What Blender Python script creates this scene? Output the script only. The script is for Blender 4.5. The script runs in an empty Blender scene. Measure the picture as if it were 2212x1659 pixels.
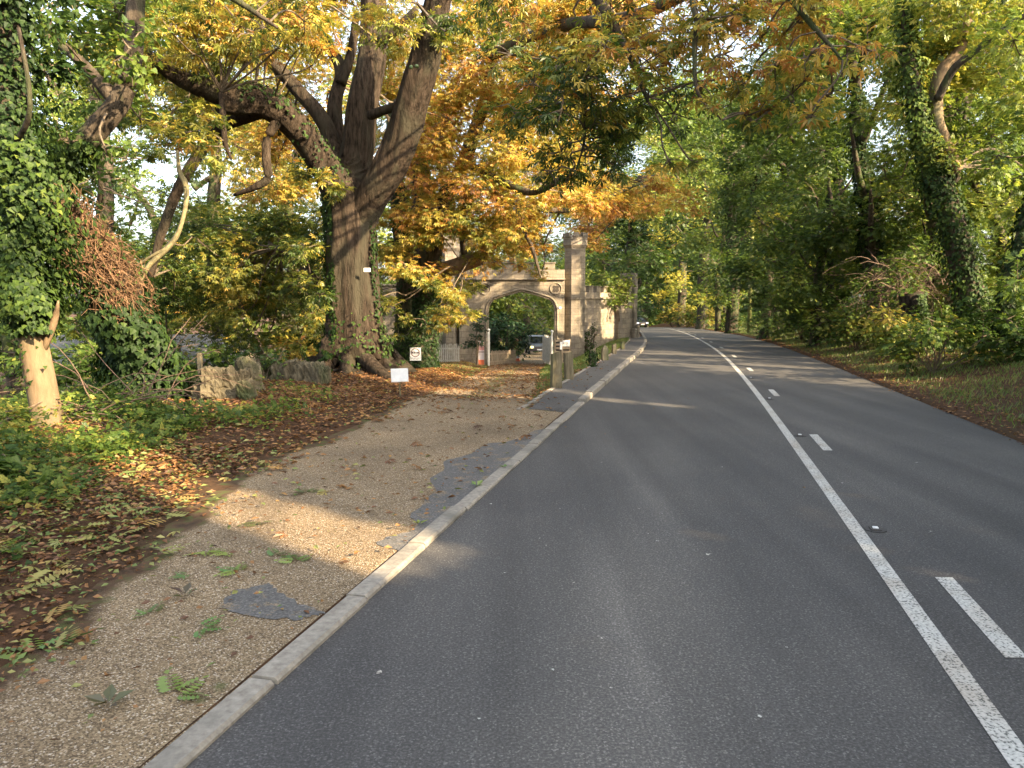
import bpy, math, random
import numpy as np
from mathutils import Vector, Matrix
from mathutils.geometry import tessellate_polygon
R = np.random.default_rng(7)
random.seed(7)
C = bpy.context.scene
COL = C.collection
# ------------------------------------------------------------------ camera
CAMZ, PITCH, FPX = 1.65, math.atan(174.5 / 1598.5), 1598.5      # frame of 2212 x 1659
cd = bpy.data.cameras.new('camera'); cam = bpy.data.objects.new('camera', cd); COL.objects.link(cam)
cam.location = (0, 0, CAMZ); cam.rotation_euler = (math.pi / 2 - PITCH, 0, 0)
cd.sensor_fit = 'HORIZONTAL'; cd.sensor_width = 36; cd.lens = 36 * FPX / 2212
cd.clip_start = 0.05; cd.clip_end = 3000
C.camera = cam
# ------------------------------------------------------------------ light
SUN_AZ = (0.80, -0.60); SUN_EL = math.radians(26)
w = bpy.data.worlds.new('World'); C.world = w; w.use_nodes = True
nt = w.node_tree; bg = nt.nodes['Background']
sky = nt.nodes.new('ShaderNodeTexSky'); sky.sky_type = 'NISHITA'; sky.sun_disc = False
sky.sun_elevation = SUN_EL; sky.sun_rotation = math.atan2(SUN_AZ[0], SUN_AZ[1])
sky.air_density = 1.0; sky.dust_density = 4.0; sky.ozone_density = 0.6
hs = nt.nodes.new('ShaderNodeHueSaturation'); hs.inputs['Saturation'].default_value = .62   # sky saturation lowered to neutralise the blue shade
nt.links.new(sky.outputs[0], hs.inputs['Color']); nt.links.new(hs.outputs[0], bg.inputs[0]); bg.inputs[1].default_value = 0.15
sd = bpy.data.lights.new('sun', 'SUN'); so = bpy.data.objects.new('sun', sd); COL.objects.link(so)
sd.energy = 5.0; sd.angle = math.radians(0.6); sd.color = (1.0, 0.78, 0.50)
tosun = Vector((SUN_AZ[0] * math.cos(SUN_EL), SUN_AZ[1] * math.cos(SUN_EL), math.sin(SUN_EL))).normalized()
so.rotation_euler = tosun.to_track_quat('Z', 'Y').to_euler(); so.location = (20, -10, 20)
C.view_settings.view_transform = 'Standard'; C.view_settings.look = 'None'
C.view_settings.exposure = 2.25; C.view_settings.gamma = 1.0
C.render.engine = 'CYCLES'
cy = C.cycles
cy.max_bounces = 6; cy.diffuse_bounces = 3; cy.glossy_bounces = 2; cy.transmission_bounces = 4; cy.transparent_max_bounces = 8
cy.caustics_reflective = False; cy.caustics_refractive = False
cy.use_denoising = True; cy.sample_clamp_indirect = 6

# ------------------------------------------------------------------ curves of the road (x as a function of y)
def curve(pts):
    ys = np.array([p[0] for p in pts], float); xs = np.array([p[1] for p in pts], float)
    m = np.gradient(xs, ys)
    def f(y):
        y = np.asarray(y, float); i = np.clip(np.searchsorted(ys, y) - 1, 0, len(ys) - 2)
        h = ys[i + 1] - ys[i]; t = np.clip((y - ys[i]) / h, -3, 3)
        lin = np.where(y < ys[0], xs[0] + (y - ys[0]) * m[0], xs[-1] + (y - ys[-1]) * m[-1])
        t2 = t * t; t3 = t2 * t
        v = (2 * t3 - 3 * t2 + 1) * xs[i] + (t3 - 2 * t2 + t) * h * m[i] + (-2 * t3 + 3 * t2) * xs[i + 1] + (t3 - t2) * h * m[i + 1]
        return np.where((y < ys[0]) | (y > ys[-1]), lin, v)
    return f
XK = curve([(-12, -4.72), (0, -1.77), (10, 0.69), (20.6, 3.3), (26, 4.6), (32, 5.84), (39, 7.0), (59, 10.0), (80, 12.9), (120, 17.2), (170, 19)])
XC = curve([(-12, -1.73), (0, 1.22), (5.27, 2.52), (15, 4.85), (24.2, 6.88), (31, 8.2), (43.5, 10.4), (80, 15.7), (120, 20.2), (170, 22)])
XR = curve([(-12, 1.3), (0, 4.08), (8.8, 6.08), (15.07, 7.49), (22, 9.05), (35.7, 11.9), (53, 14.5), (80, 18.7), (120, 23.2), (170, 25)])
DL = curve([(-12, -4.7), (0, -2.45), (3.2, -2.2), (4.9, -2.4), (7.2, -2.56), (9.25, -2.15), (11.5, -1.9), (15, -1.7), (22, -1.3), (31, -0.95), (45, 0.0), (60, 0.9), (90, 2.0)])
DR0 = curve([(11.2, 0.3), (13, 0.42), (18, 0.69), (25, 1.05), (31, 1.5), (45, 2.2), (60, 2.7), (90, 4.0)])
def sstep(a, b, x):
    t = np.clip((np.asarray(x, float) - a) / (b - a), 0, 1); return t * t * (3 - 2 * t)
def DR(y):
    w_ = sstep(10.9, 11.5, y); return (1 - w_) * (XK(np.minimum(y, 12)) - 0.13) + w_ * DR0(np.maximum(y, 11.2))
def ZR(y):
    y = np.asarray(y, float); t = np.clip(y - 15, 0, 67); return -0.00023 * t * t - 0.031 * np.maximum(0, y - 82)
def PL(y): return XK(y) - 0.13 - 0.74
def wob(x, y, s=1.0, k=0.0):
    return (np.sin(x * 1.7 * s + y * 0.6 * s + k) + np.sin(-x * 0.9 * s + y * 2.1 * s + 1.3 + k) + np.sin(x * 3.1 * s + y * 2.7 * s + 2.1 + k) * 0.5) / 2.5
def T(x, y):
    x = np.asarray(x, float); y = np.asarray(y, float)
    zr = ZR(y)
    yy = np.clip(y - 11, 0, 49); zl = -0.05 * (np.sqrt(yy * yy + 1) - 1)
    t = np.clip((x - DR(y)) / np.maximum(PL(y) - DR(y), 0.1), 0, 1)
    mix = zl + (zr + 0.07 - zl) * sstep(0, 1, t)
    w_ = sstep(11, 14, y)
    left = (1 - w_) * 0.02 + w_ * mix
    d = DL(y) - x
    left = left + np.where(d > 0, 0.14 * sstep(0, 1.2, d) - 0.10 * np.clip(d - 3.5, 0, 22) + 0.05 * sstep(0, 1, d) * wob(x, y, 1.4), 0)
    left = left + 0.38 * np.exp(-(((x + 3.8) / 1.5) ** 2 + ((y - 17.6) / 1.5) ** 2))
    r = x - XR(y)
    right = zr + np.where(r > 0, 0.02 + 0.07 * np.clip(r, 0, 1.2) + 0.24 * np.clip(r - 1.0, 0, 3.5) + 0.05 * np.clip(r - 4.5, 0, 40) + 0.06 * sstep(0.3, 2, r) * wob(x, y, 1.3), 0)
    xm = XK(y) - 0.13
    return np.where(x < xm, left, np.where(x > XR(y), right, zr))
def P(px, py, Y):
    a = (px - 1106) / FPX; b = (829.5 - py) / FPX
    d = Vector((a, math.cos(PITCH) + b * math.sin(PITCH), -math.sin(PITCH) + b * math.cos(PITCH)))
    return Vector((0, 0, CAMZ)) + d * (Y / d.y)
def G(px, py):
    a = (px - 1106) / FPX; b = (829.5 - py) / FPX
    dy = math.cos(PITCH) + b * math.sin(PITCH); dz = (-math.sin(PITCH) + b * math.cos(PITCH)) / dy; dx = a / dy
    Y = np.linspace(1.2, 160, 8000); dz_ = CAMZ + dz * Y - T(dx * Y, Y)
    i = int(np.argmax(dz_ < 0)) if (dz_ < 0).any() else len(Y) - 1
    y = Y[i]; return Vector((dx * y, y, float(T(dx * y, y))))
def GY(px, Y):
    x = (px - 1106) / FPX * Y; return Vector((x, Y, float(T(x, Y))))

# ------------------------------------------------------------------ mesh collector
class MB:
    def __init__(s): s.v = []; s.f = []; s.t = []; s.n = 0
    def add(s, v, f, tone=None):
        v = np.asarray(v, float).reshape(-1, 3); s.v.append(v)
        for a in (f if isinstance(f, list) else [f]):
            a = np.asarray(a, int)
            if a.ndim == 1: a = a[None, :]
            s.f.append(a + s.n)
        s.t.append(np.full(len(v), 0.5) if tone is None else np.broadcast_to(np.asarray(tone, float), (len(v),)))
        s.n += len(v)
    def build(s, name, mat, parent=None, smooth=False, loc=None):
        me = bpy.data.meshes.new(name)
        if s.n:
            V = np.concatenate(s.v); me.vertices.add(len(V)); me.vertices.foreach_set('co', V.ravel().astype(np.float32))
            L = np.concatenate([a.ravel() for a in s.f]); sizes = np.concatenate([np.full(len(a), a.shape[1]) for a in s.f])
            me.loops.add(len(L)); me.loops.foreach_set('vertex_index', L.astype(np.int32))
            st = np.concatenate([[0], np.cumsum(sizes)[:-1]])
            me.polygons.add(len(sizes)); me.polygons.foreach_set('loop_start', st.astype(np.int32))
            me.polygons.foreach_set('use_smooth', np.full(len(sizes), smooth))
            at = me.attributes.new('tone', 'FLOAT', 'POINT'); at.data.foreach_set('value', np.concatenate(s.t).astype(np.float32))
            me.update(calc_edges=True); me.validate()
        me.materials.append(mat)
        o = bpy.data.objects.new(name, me); COL.objects.link(o)
        if parent: o.parent = parent
        if loc is not None: o.location = loc
        return o
    def box(s, c, d, rz=0.0, tone=None, taper=1.0, bev=0.0):
        cx, cy_, cz = c; x, y, z = d[0] / 2, d[1] / 2, d[2] / 2
        if bev <= 0:
            v = np.array([[-x, -y, -z], [x, -y, -z], [x, y, -z], [-x, y, -z], [-x * taper, -y * taper, z], [x * taper, -y * taper, z], [x * taper, y * taper, z], [-x * taper, y * taper, z]])
            f = np.array([[0, 3, 2, 1], [4, 5, 6, 7], [0, 1, 5, 4], [1, 2, 6, 5], [2, 3, 7, 6], [3, 0, 4, 7]])
        else:
            b = min(bev, x * .4, y * .4, z * .4)
            rings = []
            for (q, zz) in ((b, -z), (0, -z + b), (0, z - b), (b, z)):
                k = taper if zz > 0 else 1
                X, Y = (x - q) * k, (y - q) * k; e = b if q == 0 else 0
                e = b * .9
                rings.append([[-X + e, -Y, zz], [X - e, -Y, zz], [X, -Y + e, zz], [X, Y - e, zz], [X - e, Y, zz], [-X + e, Y, zz], [-X, Y - e, zz], [-X, -Y + e, zz]])
            v = np.array(rings).reshape(-1, 3); F = []
            for i in range(3):
                for j in range(8): F.append([i * 8 + j, i * 8 + (j + 1) % 8, i * 8 + 8 + (j + 1) % 8, i * 8 + 8 + j])
            f = [np.array(F), np.array([list(range(7, -1, -1))]), np.array([[24 + i for i in range(8)]])]
        c_, s_ = math.cos(rz), math.sin(rz)
        v = v @ np.array([[c_, s_, 0], [-s_, c_, 0], [0, 0, 1]]) + np.array([cx, cy_, cz])
        s.add(v, f, tone); return s

def resample(pts, n):
    p = np.array([list(q) for q in pts], float); k = len(p)
    if k == 2: return p[0] + (p[1] - p[0]) * np.linspace(0, 1, n)[:, None], np.linspace(0, 1, n)
    q = np.vstack([2 * p[0] - p[1], p, 2 * p[-1] - p[-2]]); u = np.linspace(0, k - 1 - 1e-6, n); i = u.astype(int); t = (u - i)[:, None]
    a, b, c, d = q[i], q[i + 1], q[i + 2], q[i + 3]
    return 0.5 * ((2 * b) + (c - a) * t + (2 * a - 5 * b + 4 * c - d) * t ** 2 + (3 * b - a - 3 * c + d) * t ** 3), u / (k - 1)
def strands(mb, pts, r, sides=3, tone=None, cap=False, rid=0.0, seed=0, ref=(0.31, 0.17, 0.93)):
    """many tubes at once: pts (N,k,3), r (N,k)"""
    pts = np.asarray(pts, float); r = np.asarray(r, float); N, k, _ = pts.shape
    tan = np.gradient(pts, axis=1); tan /= np.linalg.norm(tan, axis=2, keepdims=True) + 1e-9
    rf = np.broadcast_to(np.array(ref), tan.shape)
    a = np.cross(tan, rf); bad = np.linalg.norm(a, axis=2) < 0.2
    if bad.any() and N * k > 1 and sides <= 4: a[bad] = np.cross(tan[bad], np.array([1., 0, 0]))
    a /= np.linalg.norm(a, axis=2, keepdims=True) + 1e-9; b = np.cross(tan, a)
    th = np.arange(sides) / sides * 2 * math.pi
    rr = r[:, :, None] * np.ones(sides)
    if rid > 0:
        g = np.random.default_rng(seed); s_ = np.linspace(0, 1, k)[None, :, None] * k * 0.35
        for m, am in ((2, .5), (3, .6), (5, .55), (9, .6), (14, .5)):
            rr = rr * (1 + rid * am * np.sin(m * th[None, None] + g.uniform(0, 6) + 0.9 * np.sin(s_ * g.uniform(.3, .9) + g.uniform(0, 6))) * (0.7 + 0.3 * np.sin(s_ * g.uniform(.5, 2) + g.uniform(0, 6))))
        rr = rr * (1 + rid * 0.5 * g.normal(size=rr.shape) * 0.35)
    v = pts[:, :, None] + (a[:, :, None] * np.cos(th)[:, None] + b[:, :, None] * np.sin(th)[:, None]) * rr[..., None]
    idx = np.arange(N * k * sides).reshape(N, k, sides); nx = np.roll(idx, -1, axis=2)
    f = np.stack([idx[:, :-1], nx[:, :-1], nx[:, 1:], idx[:, 1:]], -1).reshape(-1, 4); F = [f]
    if cap:
        F.append(idx[:, -1].reshape(-1, sides)); F.append(idx[:, 0, ::-1].reshape(-1, sides))
    mb.add(v.reshape(-1, 3), F, None if tone is None else np.repeat(np.asarray(tone), k * sides) if np.ndim(tone) else tone)
def limb(mb, pts, r0, r1=None, n=None, sides=14, rid=0.05, seed=0, radii=None, cap=True):
    L = sum((Vector(a) - Vector(b)).length for a, b in zip(pts[1:], pts))
    n = n or max(5, int(L / max(0.10, min(r0, .5) * .5)))
    n = min(n, 90)
    p, u = resample(pts, n)
    rr = np.interp(u, np.linspace(0, 1, len(radii)), radii) if radii is not None else r0 + ((r0 * .5 if r1 is None else r1) - r0) * u
    g = np.random.default_rng(seed + 5)
    p = p + np.stack([np.sin(u * L * 2.1 + g.uniform(0, 6)), np.sin(u * L * 1.7 + g.uniform(0, 6)), np.zeros(n)], 1) * (rr * .12)[:, None] * np.sin(u * math.pi)[:, None]
    strands(mb, p[None], rr[None], sides, rid=rid, seed=seed, cap=cap)
    return p, rr
# ------------------------------------------------------------------ leaf kit
def _leaflets(angs, lens, wd=.17, droop=.25, org=None):
    V = []; F = []
    for i, (a, l) in enumerate(zip(angs, lens)):
        ca, sa = math.sin(a), math.cos(a); o = (0, 0) if org is None else org[i]; n = len(V)
        px, py = sa, -ca
        V += [[o[0], o[1], 0], [o[0] + ca * l * .58 + px * wd * l, o[1] + sa * l * .58 + py * wd * l, -.04 * l], [o[0] + ca * l, o[1] + sa * l, -droop * l], [o[0] + ca * l * .58 - px * wd * l, o[1] + sa * l * .58 - py * wd * l, -.04 * l - .03]]
        F += [[n, n + 1, n + 2], [n, n + 2, n + 3]]
    return np.array(V), np.array(F)
PALM = _leaflets(np.radians([-115, -68, -24, 22, 66, 112]), [.55, .85, 1.0, 1.0, .83, .55], .155, .3)
OVAL = (np.array([[0, 0, 0], [.27, .45, .05], [0, 1, -.12], [-.27, .45, .08]]), np.array([[0, 1, 2], [0, 2, 3]]))
BROAD = (np.array([[0, 0, 0], [.5, .12, .06], [.3, .55, .02], [0, 1, -.12], [-.3, .55, .02], [-.5, .12, .06]]), np.array([[0, 1, 2, 3], [0, 3, 4, 5]]))
_o = [(0, .15 + .17 * (i // 2)) for i in range(10)] + [(0, 1.0)]
PINN = _leaflets(np.radians([-62, 62] * 5 + [0]), [.36, .36, .4, .4, .4, .4, .36, .36, .3, .3, .34], .24, .15, _o)
_k = np.array([[-.008, 0, .001], [.008, 0, .001], [.006, 1.05, .001], [-.006, 1.05, .001]])
PINN = (np.vstack([PINN[0], _k]), PINN[1])
SPRAY = _leaflets(np.radians([-70, -35, 5, 40, 75, 10, -20]), [.5, .6, .62, .6, .5, .55, .5], .25, .2, [(0, .1), (0, .25), (0, .42), (0, .3), (0, .12), (.15, .05), (-.12, .0)])
BLADE = (np.array([[-.05, 0, 0], [.05, 0, 0], [.035, .55, .05], [0, 1, .22], [-.035, .55, .05]]), np.array([[0, 1, 2], [0, 2, 4], [4, 2, 3]]))
def unit(a): return a / (np.linalg.norm(a, axis=-1, keepdims=True) + 1e-9)
def scatter(mb, pos, d, nrm, size, tpl, tone):
    V, F = tpl; n = len(pos)
    if not n: return
    y = unit(d); z = unit(nrm - (nrm * y).sum(1, keepdims=True) * y); x = np.cross(y, z)
    v = pos[:, None] + size[:, None, None] * (V[None, :, 0:1] * x[:, None] + V[None, :, 1:2] * y[:, None] + V[None, :, 2:3] * z[:, None])
    f = (F[None] + (np.arange(n) * len(V))[:, None, None]).reshape(-1, F.shape[1])
    mb.add(v.reshape(-1, 3), f, np.repeat(tone, len(V)))
def rnd_dir(n, g=None):
    return unit((g or R).normal(size=(n, 3)))
# openings cut out of the leaf crowns so the low sun reaches chosen spots
GAPS = [(-0.9, 4.75, .46, 5.2, 0, .2), (-3.3, 17.0, .75, 1.0, 0, 1.6), (-1.0, 15.0, .55, 3.8, 0, .3), (2.6, 11.9, .13, 4.0, 0, .1), (2.5, 31.0, .7, 2.0, .3, 3.0), (4.8, 33.5, .7, 2.0, .6, 2.5), (-.2, 18.6, .3, 3, 0, .2), (0.4, 3.40, -.05, .7, 0, -.1), (-4.0, 10.2, .5, 1.5, .3, 1.4), (2.3, 4.75, -.08, .3, 0, -.1),
        (-5.4, 8.9, .45, .3, .1, 1.6), (-6.0, 11.2, .6, .4, 1.6, 3.6), (3.6, 9.0, -.08, 1.5, 0, -.1), (4.4, 6.2, -.08, .6, 0, -.1), (0, 20, .5, 2, 0, .3), (20, 94, 9, 8, 0, 12), (13.5, 46, 1.5, 2, 1, 4), (12.5, 26, 1.0, 1, .5, 2), (-.5, 26, .4, 2, 0, .3)]
def open_to_sun(p):
    ta = math.tan(SUN_EL); n_ = math.hypot(*SUN_AZ); ax, ay = SUN_AZ[0] / n_, SUN_AZ[1] / n_
    hit = np.zeros(len(p), bool)
    for gx_, gy_, hw, ln, z0, z1 in GAPS:
        dx, dy = p[:, 0] - gx_, p[:, 1] - gy_; t = dx * ax + dy * ay; pp = np.abs(dx * ay - dy * ax)
        hit |= (t > 2.5) & (pp < hw + .13) & (p[:, 2] > ta * t + z0 - .25) & (p[:, 2] < ta * (t + ln) + z1 + .25)
    return hit
def fill_blobs(leaf, twig, blobs, skel, tpl, size, cov=2.0, tone_jit=.12, flat=.45, up=.9, larea=None, sub=None):
    """blobs: (centre, radius, tone). leaves in flattened sprays with gaps, twigs reach them from the branch skeleton."""
    larea = larea or {id(PALM): 1.0, id(OVAL): .27, id(BROAD): .55, id(PINN): .7, id(SPRAY): .75}[id(tpl)] * size * size
    for c, r, tn in blobs:
        c = np.array(list(c), float); ns = sub or max(5, int(6 * r * r + 5)); ns = min(ns, 40)
        sc = c + unit(R.normal(size=(ns, 3))) * (R.random((ns, 1)) ** .45) * r * np.array([1, 1, .8])
        ctn = tn + R.normal(size=ns) * .09
        n = int(cov * math.pi * r * r / larea); 
        k = R.integers(0, ns, n); sg = r * .34
        off = np.clip(R.normal(size=(n, 3)), -2.2, 2.2) * sg * np.array([1, 1, flat])
        pos = sc[k] + off; out = unit(pos - c)
        d = unit(out * .9 + off / (sg + 1e-6) * .5 + rnd_dir(n) * .7 + np.array([0, 0, -.45]))
        nr = unit(np.array([0, 0, up]) + out * .35 + rnd_dir(n) * .55)
        kp = ~open_to_sun(pos); pos, d, nr, k = pos[kp], d[kp], nr[kp], k[kp]; n = len(pos)
        scatter(leaf, pos, d, nr, size * R.uniform(.65, 1.2, n), tpl, np.clip(ctn[k] + R.normal(size=n) * tone_jit, 0, 1))
        if twig is not None:
            if skel is not None and len(skel):
                j = np.argmin(((skel - c) ** 2).sum(1)); a = skel[j]
            else: a = c + np.array([0, 0, r])
            L = np.linalg.norm(c - a); m1 = a * .6 + c * .4 + R.normal(size=3) * L * .07 + np.array([0, 0, L * .06]); 
            q, u = resample([a, m1, c * .75 + a * .25 + R.normal(size=3) * L * .05, c], 9)
            b = min(.040, .007 + L * .007)
            if open_to_sun(q).sum() < 2: strands(twig, q[None], (b + (0.012 - b) * u)[None], 5)
            e = sc[~open_to_sun(sc)]; m = (c + e) / 2 + R.normal(size=e.shape) * r * .12
            pts = np.stack([np.broadcast_to(c, e.shape), m, e, e + unit(e - c) * r * .25 + np.array([0, 0, -.05])], 1)
            strands(twig, pts, np.broadcast_to(np.array([.012, .009, .006, .003]), (len(e), 4)) * (1 + r * .2), 3)
def region(x0, x1, y0, y1, d0, d1, n, rpx, tone, jit=.08, keep=None):
    """n clusters spread through the wedge of space the region of the photo looks into"""
    out = []
    # stratified
    nx = max(1, int(round(math.sqrt(n * (x1 - x0) / max(1, (y1 - y0)))))); ny = max(1, int(math.ceil(n / nx)))
    for i in range(nx):
        for j in range(ny):
            px = x0 + (i + R.random()) / nx * (x1 - x0); py = y0 + (j + R.random()) / ny * (y1 - y0); Y = R.uniform(d0, d1)
            if keep and not keep(px, py): continue
            p = P(px, py, Y); r = rpx / FPX * Y * R.uniform(.75, 1.25)
            out.append((p, r, tone + R.normal() * jit))
    return out
def ivy_on(mb, p, rr, n, size=.09, thick=.12, tone=.3, tpl=BROAD, span=(0, 1), side=None, shag=.4):
    p = np.asarray(p); K = len(p); u = R.uniform(span[0], span[1], n) * (K - 1); i = np.minimum(u.astype(int), K - 2); t = (u - i)[:, None]
    c = p[i] * (1 - t) + p[i + 1] * t; rad = np.asarray(rr)[i]
    tan = unit(p[i + 1] - p[i]); o = unit(np.cross(tan, rnd_dir(n)))
    if side is not None: o = unit(o + np.array(side) * 1.0); o = unit(o - (o * tan).sum(1, keepdims=True) * tan)
    lump = .6 + .4 * np.sin(c[:, 2] * 3.1 + np.arctan2(o[:, 1], o[:, 0]) * 2) 
    off = rad * 1.02 + thick * R.random(n) ** 1.3 * lump
    pos = c + o * off[:, None]
    d = unit(np.array([0, 0, -.8]) + o * .35 + rnd_dir(n) * .5); nr = unit(o + np.array([0, 0, shag]) + rnd_dir(n) * .35)
    scatter(mb, pos, d, nr, size * R.uniform(.6, 1.3, n), tpl, np.clip(tone + R.normal(size=n) * .14 + .15 * (off - rad) / thick, 0, 1))

# ------------------------------------------------------------------ materials
def newmat(name):
    m = bpy.data.materials.new(name); m.use_nodes = True; nt = m.node_tree; nt.nodes.clear()
    out = nt.nodes.new('ShaderNodeOutputMaterial'); return m, nt, out
def N(nt, typ, **kw):
    n = nt.nodes.new(typ)
    for k, v in kw.items():
        if k.startswith('i_'):
            key = k[2:]; key = int(key) if key.isdigit() else key.replace('_', ' ')
            n.inputs[key].default_value = v
        else: setattr(n, k, v)
    return n
def ramp(nt, stops, fac=None, interp='LINEAR'):
    r = nt.nodes.new('ShaderNodeValToRGB'); cr = r.color_ramp; cr.interpolation = interp
    while len(cr.elements) > 1: cr.elements.remove(cr.elements[0])
    cr.elements[0].position = stops[0][0]; cr.elements[0].color = (*stops[0][1], 1)
    for p, c in stops[1:]:
        e = cr.elements.new(p); e.color = (*c, 1)
    if fac is not None: nt.links.new(fac, r.inputs[0])
    return r
def mixc(nt, a, b, fac, mode='MIX'):
    m = nt.nodes.new('ShaderNodeMix'); m.data_type = 'RGBA'; m.blend_type = mode
    for s, v in ((m.inputs[0], fac), (m.inputs[6], a), (m.inputs[7], b)):
        if hasattr(v, 'links'): nt.links.new(v, s)
        elif isinstance(v, (int, float)): s.default_value = v
        else: s.default_value = (*v, 1)
    return m.outputs[2]
def leafmat(name, stops, trans=.38, gloss=.06, rough=.45):
    m, nt, out = newmat(name)
    at = N(nt, 'ShaderNodeAttribute', attribute_name='tone')
    r = ramp(nt, stops, at.outputs['Fac'])
    df = N(nt, 'ShaderNodeBsdfDiffuse'); tr = N(nt, 'ShaderNodeBsdfTranslucent'); gl = N(nt, 'ShaderNodeBsdfGlossy', i_Roughness=rough)
    nt.links.new(r.outputs[0], df.inputs[0])
    tc = mixc(nt, r.outputs[0], (1.0, .9, .35), .25, 'OVERLAY'); nt.links.new(tc, tr.inputs[0])
    a = N(nt, 'ShaderNodeMixShader', i_Fac=trans); nt.links.new(df.outputs[0], a.inputs[1]); nt.links.new(tr.outputs[0], a.inputs[2])
    b = N(nt, 'ShaderNodeMixShader', i_Fac=gloss); nt.links.new(a.outputs[0], b.inputs[1]); nt.links.new(gl.outputs[0], b.inputs[2])
    nt.links.new(b.outputs[0], out.inputs[0]); return m
def noisemat(name, c0, c1, scale=6, rough=.85, bump=.3, stretch=(1, 1, 1), detail=6, c2=None, spec=.3, bscale=None, sc2=None, coord='pos', bd=.02, third=None):
    m, nt, out = newmat(name)
    if coord == 'pos': src = N(nt, 'ShaderNodeNewGeometry').outputs['Position']
    else: src = N(nt, 'ShaderNodeTexCoord').outputs['Object']
    mp = N(nt, 'ShaderNodeMapping'); mp.inputs['Scale'].default_value = stretch; nt.links.new(src, mp.inputs[0])
    n1 = N(nt, 'ShaderNodeTexNoise', i_Scale=scale, i_Detail=detail, i_Roughness=.65); nt.links.new(mp.outputs[0], n1.inputs[0])
    st = [(.32, c0), (.68, c1)]
    col = ramp(nt, st, n1.outputs[0]).outputs[0]
    if c2:
        n2 = N(nt, 'ShaderNodeTexNoise', i_Scale=sc2 or scale * .23, i_Detail=4); nt.links.new(mp.outputs[0], n2.inputs[0])
        col = mixc(nt, col, c2, ramp(nt, [(.48, (0, 0, 0)), (.66, (1, 1, 1))], n2.outputs[0]).outputs[0])
    p = N(nt, 'ShaderNodeBsdfPrincipled', i_Roughness=rough); p.inputs['Specular IOR Level'].default_value = spec
    nt.links.new(col, p.inputs['Base Color'])
    n3 = N(nt, 'ShaderNodeTexNoise', i_Scale=bscale or scale * 2, i_Detail=8, i_Roughness=.7); nt.links.new(mp.outputs[0], n3.inputs[0])
    b = N(nt, 'ShaderNodeBump', i_Strength=bump, i_Distance=bd); nt.links.new(n3.outputs[0], b.inputs['Height']); nt.links.new(b.outputs[0], p.inputs['Normal'])
    nt.links.new(p.outputs[0], out.inputs[0]); return m
def flat(name, c, rough=.6, metal=0, spec=.5):
    m, nt, out = newmat(name); p = N(nt, 'ShaderNodeBsdfPrincipled', i_Roughness=rough, i_Metallic=metal)
    ns = N(nt, 'ShaderNodeTexNoise', i_Scale=9.0, i_Detail=5.0)
    tcd = N(nt, 'ShaderNodeTexCoord'); nt.links.new(tcd.outputs['Object'], ns.inputs[0])
    r = ramp(nt, [(.3, tuple(v * .86 for v in c)), (.7, tuple(min(1, v * 1.08) for v in c))], ns.outputs[0])
    nt.links.new(r.outputs[0], p.inputs['Base Color']); p.inputs['Specular IOR Level'].default_value = spec
    nt.links.new(p.outputs[0], out.inputs[0]); return m
def emis(name, c, s):
    m, nt, out = newmat(name); e = N(nt, 'ShaderNodeEmission', i_Strength=s); e.inputs[0].default_value = (*c, 1)
    nt.links.new(e.outputs[0], out.inputs[0]); return m

M = {}
M['chestnut'] = leafmat('chestnut_leaves', [(0, (.030, .062, .012)), (.22, (.075, .12, .020)), (.42, (.18, .20, .032)), (.58, (.40, .35, .060)), (.72, (.50, .34, .065)), (.86, (.44, .21, .045)), (1, (.20, .09, .03))], .47, .03)
M['green'] = leafmat('wood_leaves', [(0, (.028, .058, .014)), (.3, (.068, .12, .024)), (.6, (.15, .21, .036)), (.85, (.28, .31, .050)), (1, (.40, .36, .06))], .47, .03)
M['ivy'] = leafmat('ivy_leaves', [(0, (.010, .024, .006)), (.4, (.022, .046, .009)), (.75, (.065, .105, .016)), (1, (.15, .18, .028))], .28, .015, .6)
M['yew'] = leafmat('evergreen_leaves', [(0, (.006, .018, .008)), (.5, (.022, .060, .020)), (1, (.06, .13, .034))], .25, .04)
M['bright'] = leafmat('sycamore_leaves', [(0, (.04, .10, .015)), (.5, (.09, .20, .02)), (1, (.30, .32, .04))], .5)
M['litter'] = leafmat('fallen_leaves', [(0, (.05, .024, .013)), (.3, (.13, .060, .026)), (.6, (.28, .14, .050)), (.8, (.38, .22, .07)), (.88, (.28, .26, .08)), (1, (.09, .16, .04))], .12, .04)
M['sprig'] = leafmat('fresh_fallen_leaf', [(0, (.07, .035, .015)), (.4, (.10, .13, .03)), (.7, (.10, .20, .035)), (1, (.26, .30, .05))], .2, .08)
M['grass'] = leafmat('grass_blades', [(0, (.045, .07, .015)), (.5, (.09, .17, .028)), (.85, (.18, .26, .04)), (1, (.25, .20, .07))], .3, .05)
M['under'] = leafmat('undergrowth_leaves', [(0, (.024, .05, .012)), (.45, (.06, .11, .020)), (.75, (.14, .19, .030)), (.92, (.34, .32, .06)), (1, (.30, .23, .05))], .45, .02)
M['bark'] = noisemat('bark', (.014, .011, .008), (.115, .09, .064), 11, .95, .9, (1, 1, .22), 8, (.06, .075, .03), .15, 14, bd=.06)
M['barkred'] = noisemat('chestnut_bark', (.008, .006, .004), (.078, .057, .040), 13, .95, 1.0, (1, 1, .22), 9, (.055, .048, .032), .1, 17, bd=.10)
M['barkpale'] = noisemat('pale_bark', (.10, .068, .04), (.235, .16, .092), 9, .9, .6, (1, 1, .3), 7, (.12, .11, .06), .2, 20)
M['roots'] = noisemat('dry_ivy_stems', (.035, .018, .010), (.25, .145, .075), 16, .9, .6, (1, 1, 1), 6)
M['twig'] = noisemat('twigs', (.05, .038, .026), (.17, .13, .085), 9, .9, .3)
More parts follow.
